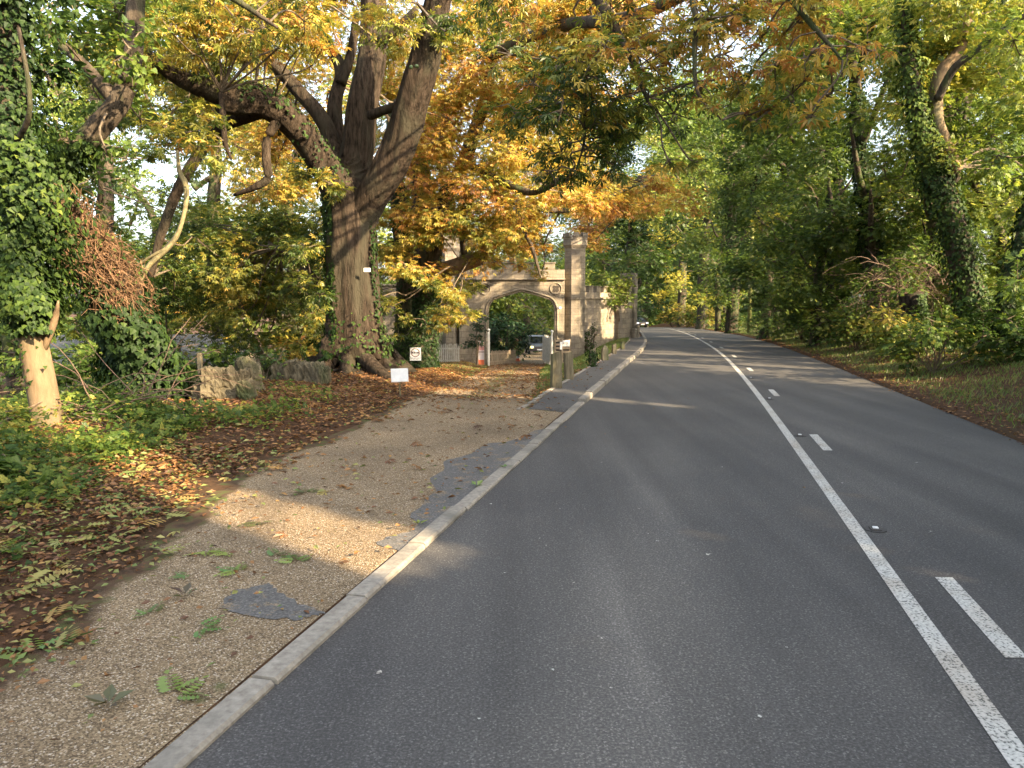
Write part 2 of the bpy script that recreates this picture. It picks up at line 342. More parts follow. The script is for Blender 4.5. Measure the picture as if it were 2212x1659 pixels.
M['vine'] = noisemat('green_vine', (.09, .08, .04), (.24, .20, .10), 9, .85, .3)
M['deadtwig'] = noisemat('dead_stems', (.07, .045, .03), (.17, .115, .08), 12, .9, .3)
M['wood'] = noisemat('weathered_wood', (.085, .07, .042), (.23, .195, .125), 16, .9, .7, (1, 1, .10), 8, (.085, .095, .045), .2)
M['palewood_shadewhite'] = noisemat('pallet_wood_and_shaded_white', (.22, .17, .11), (.38, .30, .21), 12, .9, .3, (1, 1, .3))
M['pole'] = noisemat('mossy_pole', (.16, .17, .05), (.28, .28, .09), 10, .9, .3, (1, 1, .15))
M['white'] = flat('white_paint', (.62, .61, .56), .5)
M['oldwhite'] = noisemat('weathered_white_paint', (.34, .33, .28), (.58, .56, .50), 9, .7, .2)
M['signwhite'] = flat('white_board', (.82, .82, .80), .45)
M['dark'] = flat('dark_print_and_shade', (.06, .045, .045), .6)
M['redring'] = flat('faded_red_print', (.22, .10, .085), .6)
M['orange'] = flat('orange_print', (.75, .18, .07), .5)
M['pink'] = flat('pink_print', (.70, .33, .30), .5)
M['banner'] = flat('banner_white', (.66, .60, .60), .5)
M['rock'] = noisemat('quarried_stone', (.055, .047, .03), (.185, .155, .10), 7, .95, .9, (1, 1, .5), 9, (.055, .07, .03), .1, 14, bd=.06)
M['slate'] = noisemat('slate_roof', (.15, .145, .13), (.26, .25, .225), 4, .8, .3)
M['carpaint'] = flat('silver_car_paint', (.10, .105, .10), .3, .4)
M['carblack'] = flat('black_car_paint', (.015, .016, .018), .25)
M['glass'] = flat('car_glass', (.02, .025, .03), .08, 0, .8)
M['tyre'] = flat('tyre_rubber', (.02, .02, .02), .9)
M['rim'] = flat('wheel_rim', (.4, .4, .42), .35, .6)
M['lamp'] = emis('headlamp', (1, .85, .35), .8)
M['lampw'] = emis('headlamp_white', (1, .98, .92), .7)
M['shadestone'] = flat('shadowed_stone', (.045, .036, .028), .95)  # near-black colour that paints the shade inside the quatrefoil openings
M['studmetal'] = flat('stud_casting', (.07, .065, .06), .7, .3)

def stonemat():
    m, nt, out = newmat('ashlar_sandstone')
    tc = N(nt, 'ShaderNodeTexCoord'); sp = N(nt, 'ShaderNodeSeparateXYZ'); nt.links.new(tc.outputs['Object'], sp.inputs[0])
    ad = N(nt, 'ShaderNodeMath', operation='ADD'); nt.links.new(sp.outputs[0], ad.inputs[0]); nt.links.new(sp.outputs[1], ad.inputs[1])
    cb = N(nt, 'ShaderNodeCombineXYZ'); nt.links.new(ad.outputs[0], cb.inputs[0]); nt.links.new(sp.outputs[2], cb.inputs[1])
    wn = N(nt, 'ShaderNodeTexNoise', i_Scale=3.0, i_Detail=3.0); nt.links.new(cb.outputs[0], wn.inputs[0])
    va = mixc(nt, cb.outputs[0], wn.outputs['Color'], .012)
    br = N(nt, 'ShaderNodeTexBrick', i_Scale=1.0, i_Mortar_Size=.008, i_Brick_Width=.52, i_Row_Height=.235, i_Mortar_Smooth=.4)
    br.inputs['Color1'].default_value = (.34, .29, .215, 1); br.inputs['Color2'].default_value = (.25, .215, .165, 1); br.inputs['Mortar'].default_value = (.11, .092, .07, 1)
    nt.links.new(va, br.inputs[0])
    n1 = N(nt, 'ShaderNodeTexNoise', i_Scale=1.6, i_Detail=8.0, i_Roughness=.6); nt.links.new(tc.outputs['Object'], n1.inputs[0])
    n2 = N(nt, 'ShaderNodeTexNoise', i_Scale=14.0, i_Detail=6.0); nt.links.new(tc.outputs['Object'], n2.inputs[0])
    c = mixc(nt, br.outputs[0], (.12, .108, .085), ramp(nt, [(.42, (0, 0, 0)), (.66, (.85, .85, .85))], n1.outputs[0]).outputs[0])
    c = mixc(nt, c, ramp(nt, [(.3, (.7, .7, .7)), (.7, (1.25, 1.22, 1.2))], n2.outputs[0]).outputs[0], .6, 'MULTIPLY')
    mpz = N(nt, 'ShaderNodeMapping'); mpz.inputs['Scale'].default_value = (2.2, 2.2, .3); nt.links.new(tc.outputs['Object'], mpz.inputs[0])
    n4 = N(nt, 'ShaderNodeTexNoise', i_Scale=1.5, i_Detail=5.0); nt.links.new(mpz.outputs[0], n4.inputs[0])
    c = mixc(nt, c, (.21, .18, .155), ramp(nt, [(.5, (0, 0, 0)), (.7, (.6, .6, .6))], n4.outputs[0]).outputs[0])
    p = N(nt, 'ShaderNodeBsdfPrincipled', i_Roughness=.95); p.inputs['Specular IOR Level'].default_value = .1
    nt.links.new(c, p.inputs['Base Color'])
    b = N(nt, 'ShaderNodeBump', i_Strength=.5, i_Distance=.015); h = mixc(nt, br.outputs['Fac'], n2.outputs[0], .5)
    nt.links.new(n2.outputs[0], b.inputs['Height']); nt.links.new(b.outputs[0], p.inputs['Normal']); nt.links.new(p.outputs[0], out.inputs[0]); return m
M['stone'] = stonemat()

def asphalt(name, base=.078, chip=.165, brown=0.0, worn=True, sc=140):
    m, nt, out = newmat(name); g = N(nt, 'ShaderNodeNewGeometry').outputs['Position']
    v = N(nt, 'ShaderNodeTexVoronoi', i_Scale=sc); nt.links.new(g, v.inputs[0])
    n = N(nt, 'ShaderNodeTexNoise', i_Scale=sc * .55, i_Detail=4.0, i_Roughness=.7); nt.links.new(g, n.inputs[0])
    c = ramp(nt, [(.25, (base * .5, base * .48, base * .45)), (.5, (base, base * .955, base * .88)), (.72, (chip, chip * .955, chip * .88))], n.outputs[0]).outputs[0]
    sp = N(nt, 'ShaderNodeSeparateColor'); nt.links.new(v.outputs['Color'], sp.inputs[0])
    chipm = ramp(nt, [(.90, (0, 0, 0)), (.97, (1, 1, 1))], sp.outputs[0]).outputs[0]
    c = mixc(nt, c, (chip * 1.7, chip * 1.62, chip * 1.5), mixc(nt, (0, 0, 0), chipm, .45))
    n2 = N(nt, 'ShaderNodeTexNoise', i_Scale=.35, i_Detail=4.0); nt.links.new(g, n2.inputs[0])
    at = N(nt, 'ShaderNodeAttribute', attribute_name='tone')
    f2 = ramp(nt, [(.35, (.85, .85, .86)), (.65, (1.15, 1.13, 1.10))], n2.outputs[0]).outputs[0]
    c = mixc(nt, c, f2, 1.0, 'MULTIPLY')
    if worn:
        mpw = N(nt, 'ShaderNodeMapping'); mpw.inputs['Rotation'].default_value = (0, 0, .24); mpw.inputs['Scale'].default_value = (2.2, .12, 1); nt.links.new(g, mpw.inputs[0])
        nw = N(nt, 'ShaderNodeTexNoise', i_Scale=1.0, i_Detail=5.0); nt.links.new(mpw.outputs[0], nw.inputs[0])
        c = mixc(nt, c, ramp(nt, [(.32, (.80, .80, .80)), (.55, (1, 1, 1)), (.72, (1.22, 1.21, 1.19))], nw.outputs[0]).outputs[0], 1.0, 'MULTIPLY')
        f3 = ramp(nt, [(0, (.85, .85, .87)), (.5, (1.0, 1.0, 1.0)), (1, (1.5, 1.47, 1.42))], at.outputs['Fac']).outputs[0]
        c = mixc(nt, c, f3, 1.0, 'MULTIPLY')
    if not worn:
        n5 = N(nt, 'ShaderNodeTexNoise', i_Scale=5.5, i_Detail=9.0, i_Roughness=.75); nt.links.new(g, n5.inputs[0])
        c = mixc(nt, c, ramp(nt, [(.2, (.10, .075, .045)), (.8, (.32, .24, .15))], sp.outputs[1]).outputs[0], ramp(nt, [(.54, (0, 0, 0)), (.60, (.85, .85, .85))], n5.outputs[0]).outputs[0])
    p = N(nt, 'ShaderNodeBsdfPrincipled', i_Roughness=.78); p.inputs['Specular IOR Level'].default_value = .35
    nt.links.new(c, p.inputs['Base Color'])
    b = N(nt, 'ShaderNodeBump', i_Strength=.7, i_Distance=.006); nt.links.new(n.outputs[0], b.inputs['Height']); nt.links.new(b.outputs[0], p.inputs['Normal'])
    nt.links.new(p.outputs[0], out.inputs[0]); return m
M['asphalt'] = asphalt('road_asphalt')
M['asphalt2'] = asphalt('patch_asphalt', .105, .19, worn=False, sc=110)
M['pave'] = asphalt('pavement_asphalt', .085, .15, worn=True, sc=110)
def gravel(name):
    m, nt, out = newmat(name); g = N(nt, 'ShaderNodeNewGeometry').outputs['Position']
    v = N(nt, 'ShaderNodeTexVoronoi', i_Scale=150.0); nt.links.new(g, v.inputs[0]); sp = N(nt, 'ShaderNodeSeparateColor'); nt.links.new(v.outputs['Color'], sp.inputs[0])
    c = ramp(nt, [(.0, (.085, .062, .038)), (.35, (.18, .132, .078)), (.7, (.29, .215, .125)), (.9, (.38, .30, .19)), (.96, (.55, .48, .38))], sp.outputs[0]).outputs[0]
    n2 = N(nt, 'ShaderNodeTexNoise', i_Scale=.9, i_Detail=6.0); nt.links.new(g, n2.inputs[0])
    c = mixc(nt, c, ramp(nt, [(.3, (.72, .70, .70)), (.7, (1.15, 1.12, 1.08))], n2.outputs[0]).outputs[0], 1.0, 'MULTIPLY')
    at = N(nt, 'ShaderNodeAttribute', attribute_name='tone')
    n3 = N(nt, 'ShaderNodeTexNoise', i_Scale=7.0, i_Detail=6.0); nt.links.new(g, n3.inputs[0])
    soil = ramp(nt, [(.35, (.05, .035, .02)), (.5, (.10, .06, .035)), (.65, (.085, .10, .03))], n3.outputs[0]).outputs[0]
    mul = N(nt, 'ShaderNodeMath', operation='ADD'); nt.links.new(at.outputs['Fac'], mul.inputs[0])
    s2 = N(nt, 'ShaderNodeMath', operation='MULTIPLY_ADD'); nt.links.new(n3.outputs[0], s2.inputs[0]); s2.inputs[1].default_value = .8; s2.inputs[2].default_value = -.4
    nt.links.new(s2.outputs[0], mul.inputs[1])
    c = mixc(nt, c, soil, ramp(nt, [(.42, (0, 0, 0)), (.62, (1, 1, 1))], mul.outputs[0]).outputs[0])
    p = N(nt, 'ShaderNodeBsdfPrincipled', i_Roughness=.9); p.inputs['Specular IOR Level'].default_value = .2
    nt.links.new(c, p.inputs['Base Color'])
    b = N(nt, 'ShaderNodeBump', i_Strength=.8, i_Distance=.006); nt.links.new(v.outputs['Distance'], b.inputs['Height']); nt.links.new(b.outputs[0], p.inputs['Normal'])
    nt.links.new(p.outputs[0], out.inputs[0]); return m
M['gravel'] = gravel('bound_gravel')
M['soil'] = noisemat('woodland_soil', (.035, .022, .014), (.12, .065, .035), 9, .95, .7, (1, 1, 1), 8, (.07, .045, .025), .1, 30, .5, bd=.03)
M['kerb'] = noisemat('concrete_kerb', (.21, .185, .15), (.36, .325, .265), 26, .9, .3, (1, 1, 1), 6, (.15, .14, .115), .2, 60, 1.7, bd=.005)
def paint():
    m, nt, out = newmat('road_paint'); g = N(nt, 'ShaderNodeNewGeometry').outputs['Position']
    v = N(nt, 'ShaderNodeTexNoise', i_Scale=75.0, i_Detail=3.0); nt.links.new(g, v.inputs[0])
    c = ramp(nt, [(.37, (.10, .10, .09)), (.45, (.46, .45, .40)), (.7, (.62, .60, .54))], v.outputs[0]).outputs[0]
    n2 = N(nt, 'ShaderNodeTexNoise', i_Scale=2.2, i_Detail=5.0); nt.links.new(g, n2.inputs[0])
    c = mixc(nt, c, ramp(nt, [(.35, (.75, .66, .58)), (.55, (1, 1, 1))], n2.outputs[0]).outputs[0], .7, 'MULTIPLY')
    p = N(nt, 'ShaderNodeBsdfPrincipled', i_Roughness=.7); nt.links.new(c, p.inputs['Base Color'])
    nt.links.new(p.outputs[0], out.inputs[0]); return m
M['paint'] = paint()
M['moss'] = M['soil']

# ------------------------------------------------------------------ naming helpers
def tag(o, label=None, cat=None, group=None, kind=None):
    if label: o['label'] = label
    if cat: o['category'] = cat
    if group: o['group'] = group
    if kind: o['kind'] = kind
    return o
def thing(name, label, cat, loc=(0, 0, 0), rz=0, group=None):
    o = bpy.data.objects.new(name, None); COL.objects.link(o); o.empty_display_size = .2
    o.location = loc; o.rotation_euler = (0, 0, rz); return tag(o, label, cat, group)
def struct(o): o['kind'] = 'structure'; return o
def copy_tree(o, parent=None):
    c = o.copy(); COL.objects.link(c); c.parent = parent
    for ch in list(o.children): copy_tree(ch, c)
    return c

# ================================================================== SETTING
def grid(xf, ys, zf, tonef=None):
    """xf(y) -> array of x; builds a conforming sheet"""
    X = np.stack([xf(y) for y in ys]); Y = np.repeat(np.array(ys)[:, None], X.shape[1], 1); Z = zf(X, Y)
    n, k = X.shape; idx = np.arange(n * k).reshape(n, k)
    f = np.stack([idx[:-1, :-1], idx[:-1, 1:], idx[1:, 1:], idx[1:, :-1]], -1).reshape(-1, 4)
    return np.stack([X, Y, Z], -1).reshape(-1, 3), f, (tonef(X, Y).ravel() if tonef else None)
YS = np.concatenate([np.arange(-12, 40, .25), np.arange(40, 90, .8), np.arange(90, 200, 3), [230, 300, 420]])
def gx(y):
    xm = float(XK(y)) - .15; xr = float(XR(y)) + .02
    l = xm - np.concatenate([[300, 180, 110, 80, 60, 45], np.geomspace(38, 8, 26), np.linspace(7.8, 0, 40)])
    r = xr + np.concatenate([np.linspace(0, 7, 26), np.geomspace(7.6, 40, 18), [60, 90, 140, 220, 330]])
    return np.concatenate([l, [xm + .03, xr - .03], r])
def gz(X, Y):
    z = T(X, Y)
    k = XK(Y) - .15; inr = (X > k + .01) & (X < XR(Y) + .01); z = np.where(inr, ZR(Y) - .06, z)
    mask = sstep(-.04, .10, X - DL(Y) + .10 * wob(X, Y, 2.9) + .05 * wob(X, Y, 7.0)) * sstep(0.0, .12, DR(Y) - X) * (Y < 90); z = z - .035 * mask
    pv = (X > PL(Y) - .03) & (X <= k + .01) & (Y > 11) & (Y < 37.5); z = np.where(pv, z - .05, z)
    return z
mb = MB(); v, f, _ = grid(gx, YS, gz); mb.add(v, f); ground = struct(mb.build('ground', M['soil'], smooth=True))
tag(ground, 'brown woodland soil under the leaf litter and verges')
# road
def rx(y): return np.linspace(float(XK(y)) - .02, float(XR(y)) + .05, 34)
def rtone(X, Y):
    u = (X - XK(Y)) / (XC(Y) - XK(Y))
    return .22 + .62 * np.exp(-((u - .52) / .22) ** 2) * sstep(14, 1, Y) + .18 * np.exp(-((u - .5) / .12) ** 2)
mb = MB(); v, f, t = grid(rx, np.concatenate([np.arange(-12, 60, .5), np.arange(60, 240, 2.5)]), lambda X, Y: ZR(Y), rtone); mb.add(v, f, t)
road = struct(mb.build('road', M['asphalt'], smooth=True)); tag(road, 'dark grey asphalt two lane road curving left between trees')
# markings as parts of the road
def strip(off0, off1, ya, yb, fn=XC, step=.5, z=.004):
    ys = np.linspace(ya, yb, max(2, int((yb - ya) / step) + 1)); m = MB()
    v, f, _ = grid(lambda y: np.array([float(fn(y)) + off0, float(fn(y)) + off1]), ys, lambda X, Y: ZR(Y) + z); m.add(v, f); return m
strip(-.052, .052, -6, 150).build('centre_line', M['paint'], road)
for k in range(16):
    y0 = 3.30 + 4.9 * k; m = strip(.27, .375, y0, y0 + 1.02); m.build('lane_dash', M['paint'], road)
for k in range(26):
    px, py = ((1165, 1165), (1180, 1180), (1390, 1140), (1400, 1155), (1420, 1170), (1300, 1000), (1035, 1560), (1195, 1450), (1510, 903), (1640, 1550), (1320, 1490), (1210, 1100), (1560, 1010), (1060, 1090), (985, 1060), (1380, 1100), (1820, 1045), (1980, 1000), (2010, 1150), (1240, 1260), (820, 1455), (1300, 1380), (1530, 1200), (1700, 1400), (1430, 1110), (1090, 1240))[k]
    g_ = G(px, py); n = 9; a = np.arange(n) / n * 6.283; rr_ = random.uniform(.004, .011) * (1 + .45 * R.normal(size=n))
    m = MB(); m.add(np.stack([g_.x + rr_ * np.cos(a) * 1.3, g_.y + rr_ * np.sin(a) * 1.2, ZR(np.full(n, g_.y)) + .004], 1), np.arange(n)[None]); m.build('pale_spot', M['paint'], road)
# kerb stones
mb = MB(); y = -6.0; k = 0
while y < 70:
    L = .905; n = 4; ys = np.linspace(y + .009, y + L - .009, n)
    h = .03 + .07 * sstep(11.3, 13.2, (y + L / 2))
    jz = random.uniform(-.006, .006); jx = random.uniform(-.010, .006)
    pr = [(-.005, -.1), (-.005, h - .014), (-.02, h), (-.118, h), (-.128, h - .006), (-.128, -.1)]
    V = []
    for yy in ys:
        for (ox, oz) in pr: V.append([float(XK(yy)) + ox + jx, yy - ox * .24, float(ZR(yy)) + oz + jz])
    F = []
    K = len(pr)
    for i in range(n - 1):
        for j in range(K - 1): F.append([i * K + j, i * K + K + j, i * K + K + j + 1, i * K + j + 1])
    mb.add(V, [np.array(F), np.array([[i for i in range(K)]]), np.array([[(n - 1) * K + i for i in range(K)][::-1]])])
    y += L
kerb = struct(mb.build('kerb', M['kerb'])); tag(kerb, 'pale concrete kerb stones along the left edge of the road')
# pavement
def pz(X, Y): return ZR(Y) + .020 + .075 * sstep(11.6, 13.2, Y)
def px_(y):
    l = float(PL(y)) + .10
    return np.linspace(l, float(XK(y)) - .125, 6)
mb = MB(); v, f, _ = grid(px_, np.concatenate([[11.345], np.arange(11.35, 37.6, .4)]), lambda X, Y: pz(X, Y) - .2 * (Y < 11.348)); mb.add(v, f)
pv = struct(mb.build('pavement', M['pave'], smooth=True)); tag(pv, 'narrow grey asphalt footpath between the kerb and grass bank')
# pavement edging, swung round at its near end
mb = MB(); ys = np.concatenate([np.arange(11.3, 14.6, .3), np.arange(14.6, 37.4, .9)])
pts = [(float(PL(y)) + .09 - .28 * float(sstep(14, 11.2, y)) ** 1.6 * .4, y) for y in ys]
for (xa, ya), (xb, yb) in zip(pts, pts[1:]):
    zz = float(pz(0, np.array((ya + yb) / 2)))
    v = [[xa - .05, ya + .01, zz - .12], [xa + .02, ya + .01, zz - .12], [xb + .02, yb, zz - .12], [xb - .05, yb, zz - .12], [xa - .05, ya + .01, zz + .012], [xa + .02, ya + .01, zz + .012], [xb + .02, yb, zz + .012], [xb - .05, yb, zz + .012]]
    mb.add(v, np.array([[0, 3, 2, 1], [4, 5, 6, 7], [0, 1, 5, 4], [1, 2, 6, 5], [2, 3, 7, 6], [3, 0, 4, 7]]))
mb.build('edging', M['kerb'], pv)
# drive
def dtone(X, Y):
    u = (X - DL(Y)) / (DR(Y) - DL(Y)); e = np.minimum(u, 1 - u) * (DR(Y) - DL(Y))
    t = .18 + .55 * sstep(.22, .0, e + .10 * wob(X, Y, 3)) * sstep(.0, .2, np.where(Y < 11.2, u * 0 + (1 - u), 1)) 
    t = t + .34 * np.exp(-((u - .50 + .05 * np.sin(Y)) / .11) ** 2) * sstep(12, 15, Y)
    return t
mb = MB(); v, f, t = grid(lambda y: np.linspace(float(DL(y)) - .12, float(DR(y)) + .005, 44), np.concatenate([np.arange(-8, 36, .2), np.arange(36, 90, .8)]), lambda X, Y: T(X, Y) - .004, dtone); mb.add(v, f, t)
drive = struct(mb.build('drive', M['gravel'], smooth=True)); tag(drive, 'tan gravel entrance and track running to the archway')
def patch(pts, mat, name, h=.004):
    g = [G(*p) for p in pts]; n = 64
    q = np.array([[a.x, a.y] for a in g]); q = np.vstack([q, q[:1]])
    s_ = np.linspace(0, len(q) - 1 - 1e-6, n, endpoint=False); i = s_.astype(int); t = (s_ - i)[:, None]; p = q[i] * (1 - t) + q[i + 1] * t
    c = p.mean(0); tn_ = np.roll(p, -1, 0) - np.roll(p, 1, 0); p = p + unit(np.stack([tn_[:, 1], -tn_[:, 0]], 1)) * (R.normal(size=(n, 1)) * .012)
    lim = XK(p[:, 1]) - .132; p[:, 0] = np.minimum(p[:, 0], lim)
    V = np.stack([p[:, 0], p[:, 1], T(p[:, 0], p[:, 1]) - .004 + h], 1)
    tri = tessellate_polygon([[Vector((q_[0], q_[1], 0)) for q_ in V]])
    F = []
    for t3_ in tri:
        a_, b_, c_ = [V[k] for k in t3_]; F.append(t3_ if (b_[0] - a_[0]) * (c_[1] - a_[1]) - (b_[1] - a_[1]) * (c_[0] - a_[0]) > 0 else t3_[::-1])
    m = MB(); m.add(V, np.array(F)); return m.build(name, mat, drive)
patch([(808, 1178), (835, 1160), (885, 1150), (905, 1132), (884, 1118), (925, 1085), (940, 1058), (930, 1030), (962, 1015), (955, 995), (1010, 985), (1050, 958), (1100, 955), (1150, 932), (1195, 925), (1200, 905), (1222, 905), (1130, 985), (1050, 1055), (975, 1125), (880, 1200)], M['asphalt2'], 'asphalt_patch')
patch([(470, 1315), (500, 1280), (580, 1262), (620, 1290), (700, 1325), (650, 1340), (560, 1335)], M['asphalt2'], 'asphalt_patch')

# ================================================================== GATEHOUSE
S = 1 / 1.35624    # source px -> 2212 units
def W(sx, sy, Y=31.0): p = P(sx * S, sy * S, Y); return p
FY = 31.0
gate = thing('gatehouse', 'battlemented sandstone gatehouse with wide pointed archway and turret', 'gatehouse', (0, FY, 0))
def lx(sx, Y=FY): return W(sx, 900, Y).x
def lz(sy, Y=FY): return W(1500, sy, Y).z
zb = -1.6
xl, xr_ = lx(1430), lx(1627); apx = lx(1526); zap = lz(853); zsp = lz(912); z_str = lz(818); z_par = lz(790); z_mer = lz(772)
def archpts(n=15, x0=xl, x1=xr_, zs=zsp, za=zap, hf=.0):
    c = (x0 + x1) / 2; h = (x1 - x0) / 2; H = za - zs; out = []
    for i in range(n + 1):
        t = i / n   # 0 side -> 1 apex, four-centred profile
        if t < .4:
            a = (t / .4) * math.radians(62); x = h - .34 * h * (1 - math.cos(a)); z = .60 * H * math.sin(a) / math.sin(math.radians(62))
        else:
            u = (t - .4) / .6; x0_ = h - .34 * h * (1 - math.cos(math.radians(62))); x = x0_ * (1 - u); z = .60 * H + .40 * H * (u ** .92)
        out.append((x, z))
    L = [(c - x, zs + z) for x, z in out]; Rr = [(c + x, zs + z) for x, z in out[::-1]][1:]
    return [(x0, zb)] + L + Rr + [(x1, zb)]
AP = archpts()
def wall_with_opening(mb, x0, x1, ztop, ap, th, y0=0.0):
    def q(a, b, c, d): mb.add([a, b, c, d], np.array([[0, 1, 2, 3]]))
    for yy, fl in ((y0, 1), (y0 + th, -1)):
        P_ = [(x0, zb, ap[0][0], zb)]
        def face(a, b, c, d):
            L = [(a[0], yy, a[1]), (b[0], yy, b[1]), (c[0], yy, c[1]), (d[0], yy, d[1])]
            if fl < 0: L = L[::-1]
            q(*L)
        face((x0, zb), (ap[0][0], zb), (ap[0][0], ztop), (x0, ztop)); face((ap[-1][0], zb), (x1, zb), (x1, ztop), (ap[-1][0], ztop))
        for a, b in zip(ap[1:-1], ap[2:-1]): face(a, b, (b[0], ztop), (a[0], ztop))
    for a, b in zip(ap, ap[1:]): q((a[0], y0, a[1]), (a[0], y0 + th, a[1]), (b[0], y0 + th, b[1]), (b[0], y0, b[1]))
    q((x0, y0, ztop), (x1, y0, ztop), (x1, y0 + th, ztop), (x0, y0 + th, ztop)); q((x0, y0, zb), (x0, y0, ztop), (x0, y0 + th, ztop), (x0, y0 + th, zb)); q((x1, y0, zb), (x1, y0 + th, zb), (x1, y0 + th, ztop), (x1, y0, ztop))
x0g, x1g = lx(1345), lx(1654)
mb = MB(); wall_with_opening(mb, x0g, x1g, z_par, AP, .9); mb.build('archway_wall', M['stone'], gate)
# mouldings round the arch
for off, rad, yy in ((.085, .045, -.015), (.0, .03, .02)):
    mm = MB(); c = (xl + xr_) / 2
    pts = []
    A = np.array(AP[:]); tg = np.gradient(A, axis=0); nrm = np.stack([-tg[:, 1], tg[:, 0]], 1); nrm /= np.linalg.norm(nrm, axis=1, keepdims=True) + 1e-9
    A2 = A + nrm * off
    p3 = np.stack([A2[:, 0], np.full(len(A2), yy), A2[:, 1]], 1)
    strands(mm, p3[None], np.full((1, len(p3)), rad), 8, ref=(0, 1, 0.01)); mm.build('arch_moulding', M['stone'], gate, smooth=True)
mb = MB(); mb.box(((x0g + x1g) / 2, .43, z_str), (x1g - x0g + .04, 1.06, .075), bev=.02); mb.build('string_course', M['stone'], gate)
mb = MB(); nM = 5
step_ = (x1g - x0g) / nM
for i in range(nM):
    mb = MB(); mb.box((x0g + step_ * (i + .28), .17, (z_par + z_mer) / 2 + .0), (step_ * .5, .34, z_mer - z_par), bev=.01)
    mb.box((x0g + step_ * (i + .28), .17, z_mer + .025), (step_ * .5 + .07, .42, .05), bev=.015); mb.build('merlon', M['stone'], gate)
# quatrefoils
for sx in (1420, 1628):
    cx, cz, r = lx(sx), lz(846), .20
    th = np.linspace(0, 2 * math.pi, 25); mm = MB()
    p3 = np.stack([cx + r * 1.18 * np.cos(th), np.full(25, -.01), cz + r * 1.18 * np.sin(th)], 1); strands(mm, p3[None], np.full((1, 25), .03), 6, ref=(0, 1, .01))
    mm.build('quatrefoil', M['stone'], gate, smooth=True); q = gate.children[-1]; mm = MB()
    for k in range(4):
        a = k * math.pi / 2 + math.pi / 4; c = np.array([cx + .085 * math.cos(a), -.004 - .003 * k, cz + .085 * math.sin(a)]); th2 = np.linspace(0, 2 * math.pi, 16, endpoint=False)
        mm.add(np.stack([c[0] + .075 * np.cos(th2), np.full(16, c[1]), c[2] + .075 * np.sin(th2)], 1), np.arange(16)[None])
    mm.build('piercing_shade', M['shadestone'], q)  # flat dark discs paint the shade of the openings, nothing is cut through
def octagon(mb, cx, cy_, r, z0, z1, r1=None):
    p = np.array([[[cx, cy_, z0], [cx, cy_, z1]]], float); th = np.arange(8) / 8 * 2 * math.pi + math.pi / 8
    v = []
    for z, rr in ((z0, r), (z1, r1 or r)): v += [[cx + rr * math.cos(t), cy_ + rr * math.sin(t), z] for t in th]
    F = [[i, (i + 1) % 8, 8 + (i + 1) % 8, 8 + i] for i in range(8)]
    mb.add(v, [np.array(F), np.array([list(range(8, 16))]), np.array([list(range(7, -1, -1))])])
def turret(sx0, sx1, ztop, nm='turret'):
    cx = lx((sx0 + sx1) / 2, FY + .2) ; r = (lx(sx1) - lx(sx0)) / 2 / math.cos(math.pi / 8)
    m = MB(); octagon(m, cx, .42, r, zb, ztop - .62); t = m.build(nm, M['stone'], gate)
    m = MB(); octagon(m, cx, .42, r * 1.02, ztop - .62, ztop - .52, r * 1.16); octagon(m, cx, .42, r * 1.16, ztop - .518, ztop - .18)
    for k in range(8):
        a = k * math.pi / 4
        if k % 1 == 0: m.box((cx + r * 1.0 * math.cos(a), .42 + r * 1.0 * math.sin(a), ztop - .09), (.13, r * .52, .178), rz=a, bev=.01)
    m.build('turret_crown', M['stone'], t)
    m = MB(); octagon(m, cx, .42, r * 1.09, lz(873) - .045, lz(873) + .03); m.build('turret_band', M['stone'], t)
    return cx, r
tcx, tr = turret(1655, 1714, lz(681))
turret(1290, 1345, lz(690))
# left lodge wall behind the pickets
mb = MB(); mb.box(((lx(1100) + lx(1300)) / 2, .5, (zb + lz(838)) / 2), (lx(1300) - lx(1100), .6, lz(838) - zb)); mb.build('wing_wall', M['stone'], gate)
mb = MB(); mb.box(((lx(1100) + lx(1300)) / 2, .5, lz(838) + .04), (lx(1300) - lx(1100) + .05, .72, .08), bev=.015); mb.build('coping', M['stone'], gate)
for (sa, sb) in ((1345, 1405), (1633, 1654)):
    mb = MB(); mb.box(((lx(sa) + lx(sb)) / 2, -.06, (zb + lz(1048)) / 2), (lx(sb) - lx(sa), .12, lz(1048) - zb), bev=.03); mb.build('plinth', M['stone'], gate)

# flank wall with blind lancet
A_ = Vector((tcx + tr * .75, FY + .55, 0)); B_ = Vector((5.86, 36.0, 0)); dv = B_ - A_; Lw = dv.length; ang = math.atan2(dv.y, dv.x)
fw = thing('boundary_wall', 'long sandstone wall running from the turret to the roadside with blind lancet', 'wall', A_, ang)
zt = lz(873)
la, lw, lza = 3.05, 1.15, lz(893, 33.9)
def lancet(x0, x1, zs, za, n=8):
    c = (x0 + x1) / 2; h = (x1 - x0) / 2; H = za - zs; out = []
    for i in range(n + 1):
        t = i / n; a = t * math.pi / 3; x = h - 2 * h * (1 - math.cos(a)) ; z = math.sin(a) / math.sin(math.pi / 3) * H; out.append((max(x, 0), z))
    return [(x0, zb)] + [(c - x, zs + z) for x, z in out] + [(c + x, zs + z) for x, z in out[::-1]][1:] + [(x1, zb)]
lp = lancet(la - lw / 2, la + lw / 2, lza - .75, lza)
mb = MB(); wall_with_opening(mb, 0, Lw, zt, lp, .5); mb.build('wall', M['stone'], fw)
mb = MB(); mb.box((la, .26, (zb + lza) / 2), (lw + .1, .25, lza - zb)); mb.build('lancet_infill', M['stone'], fw)
mm = MB(); A = np.array(lp[1:-1]); c = np.array([la, lza - .75]); A2 = c + (A - c) * 1.12
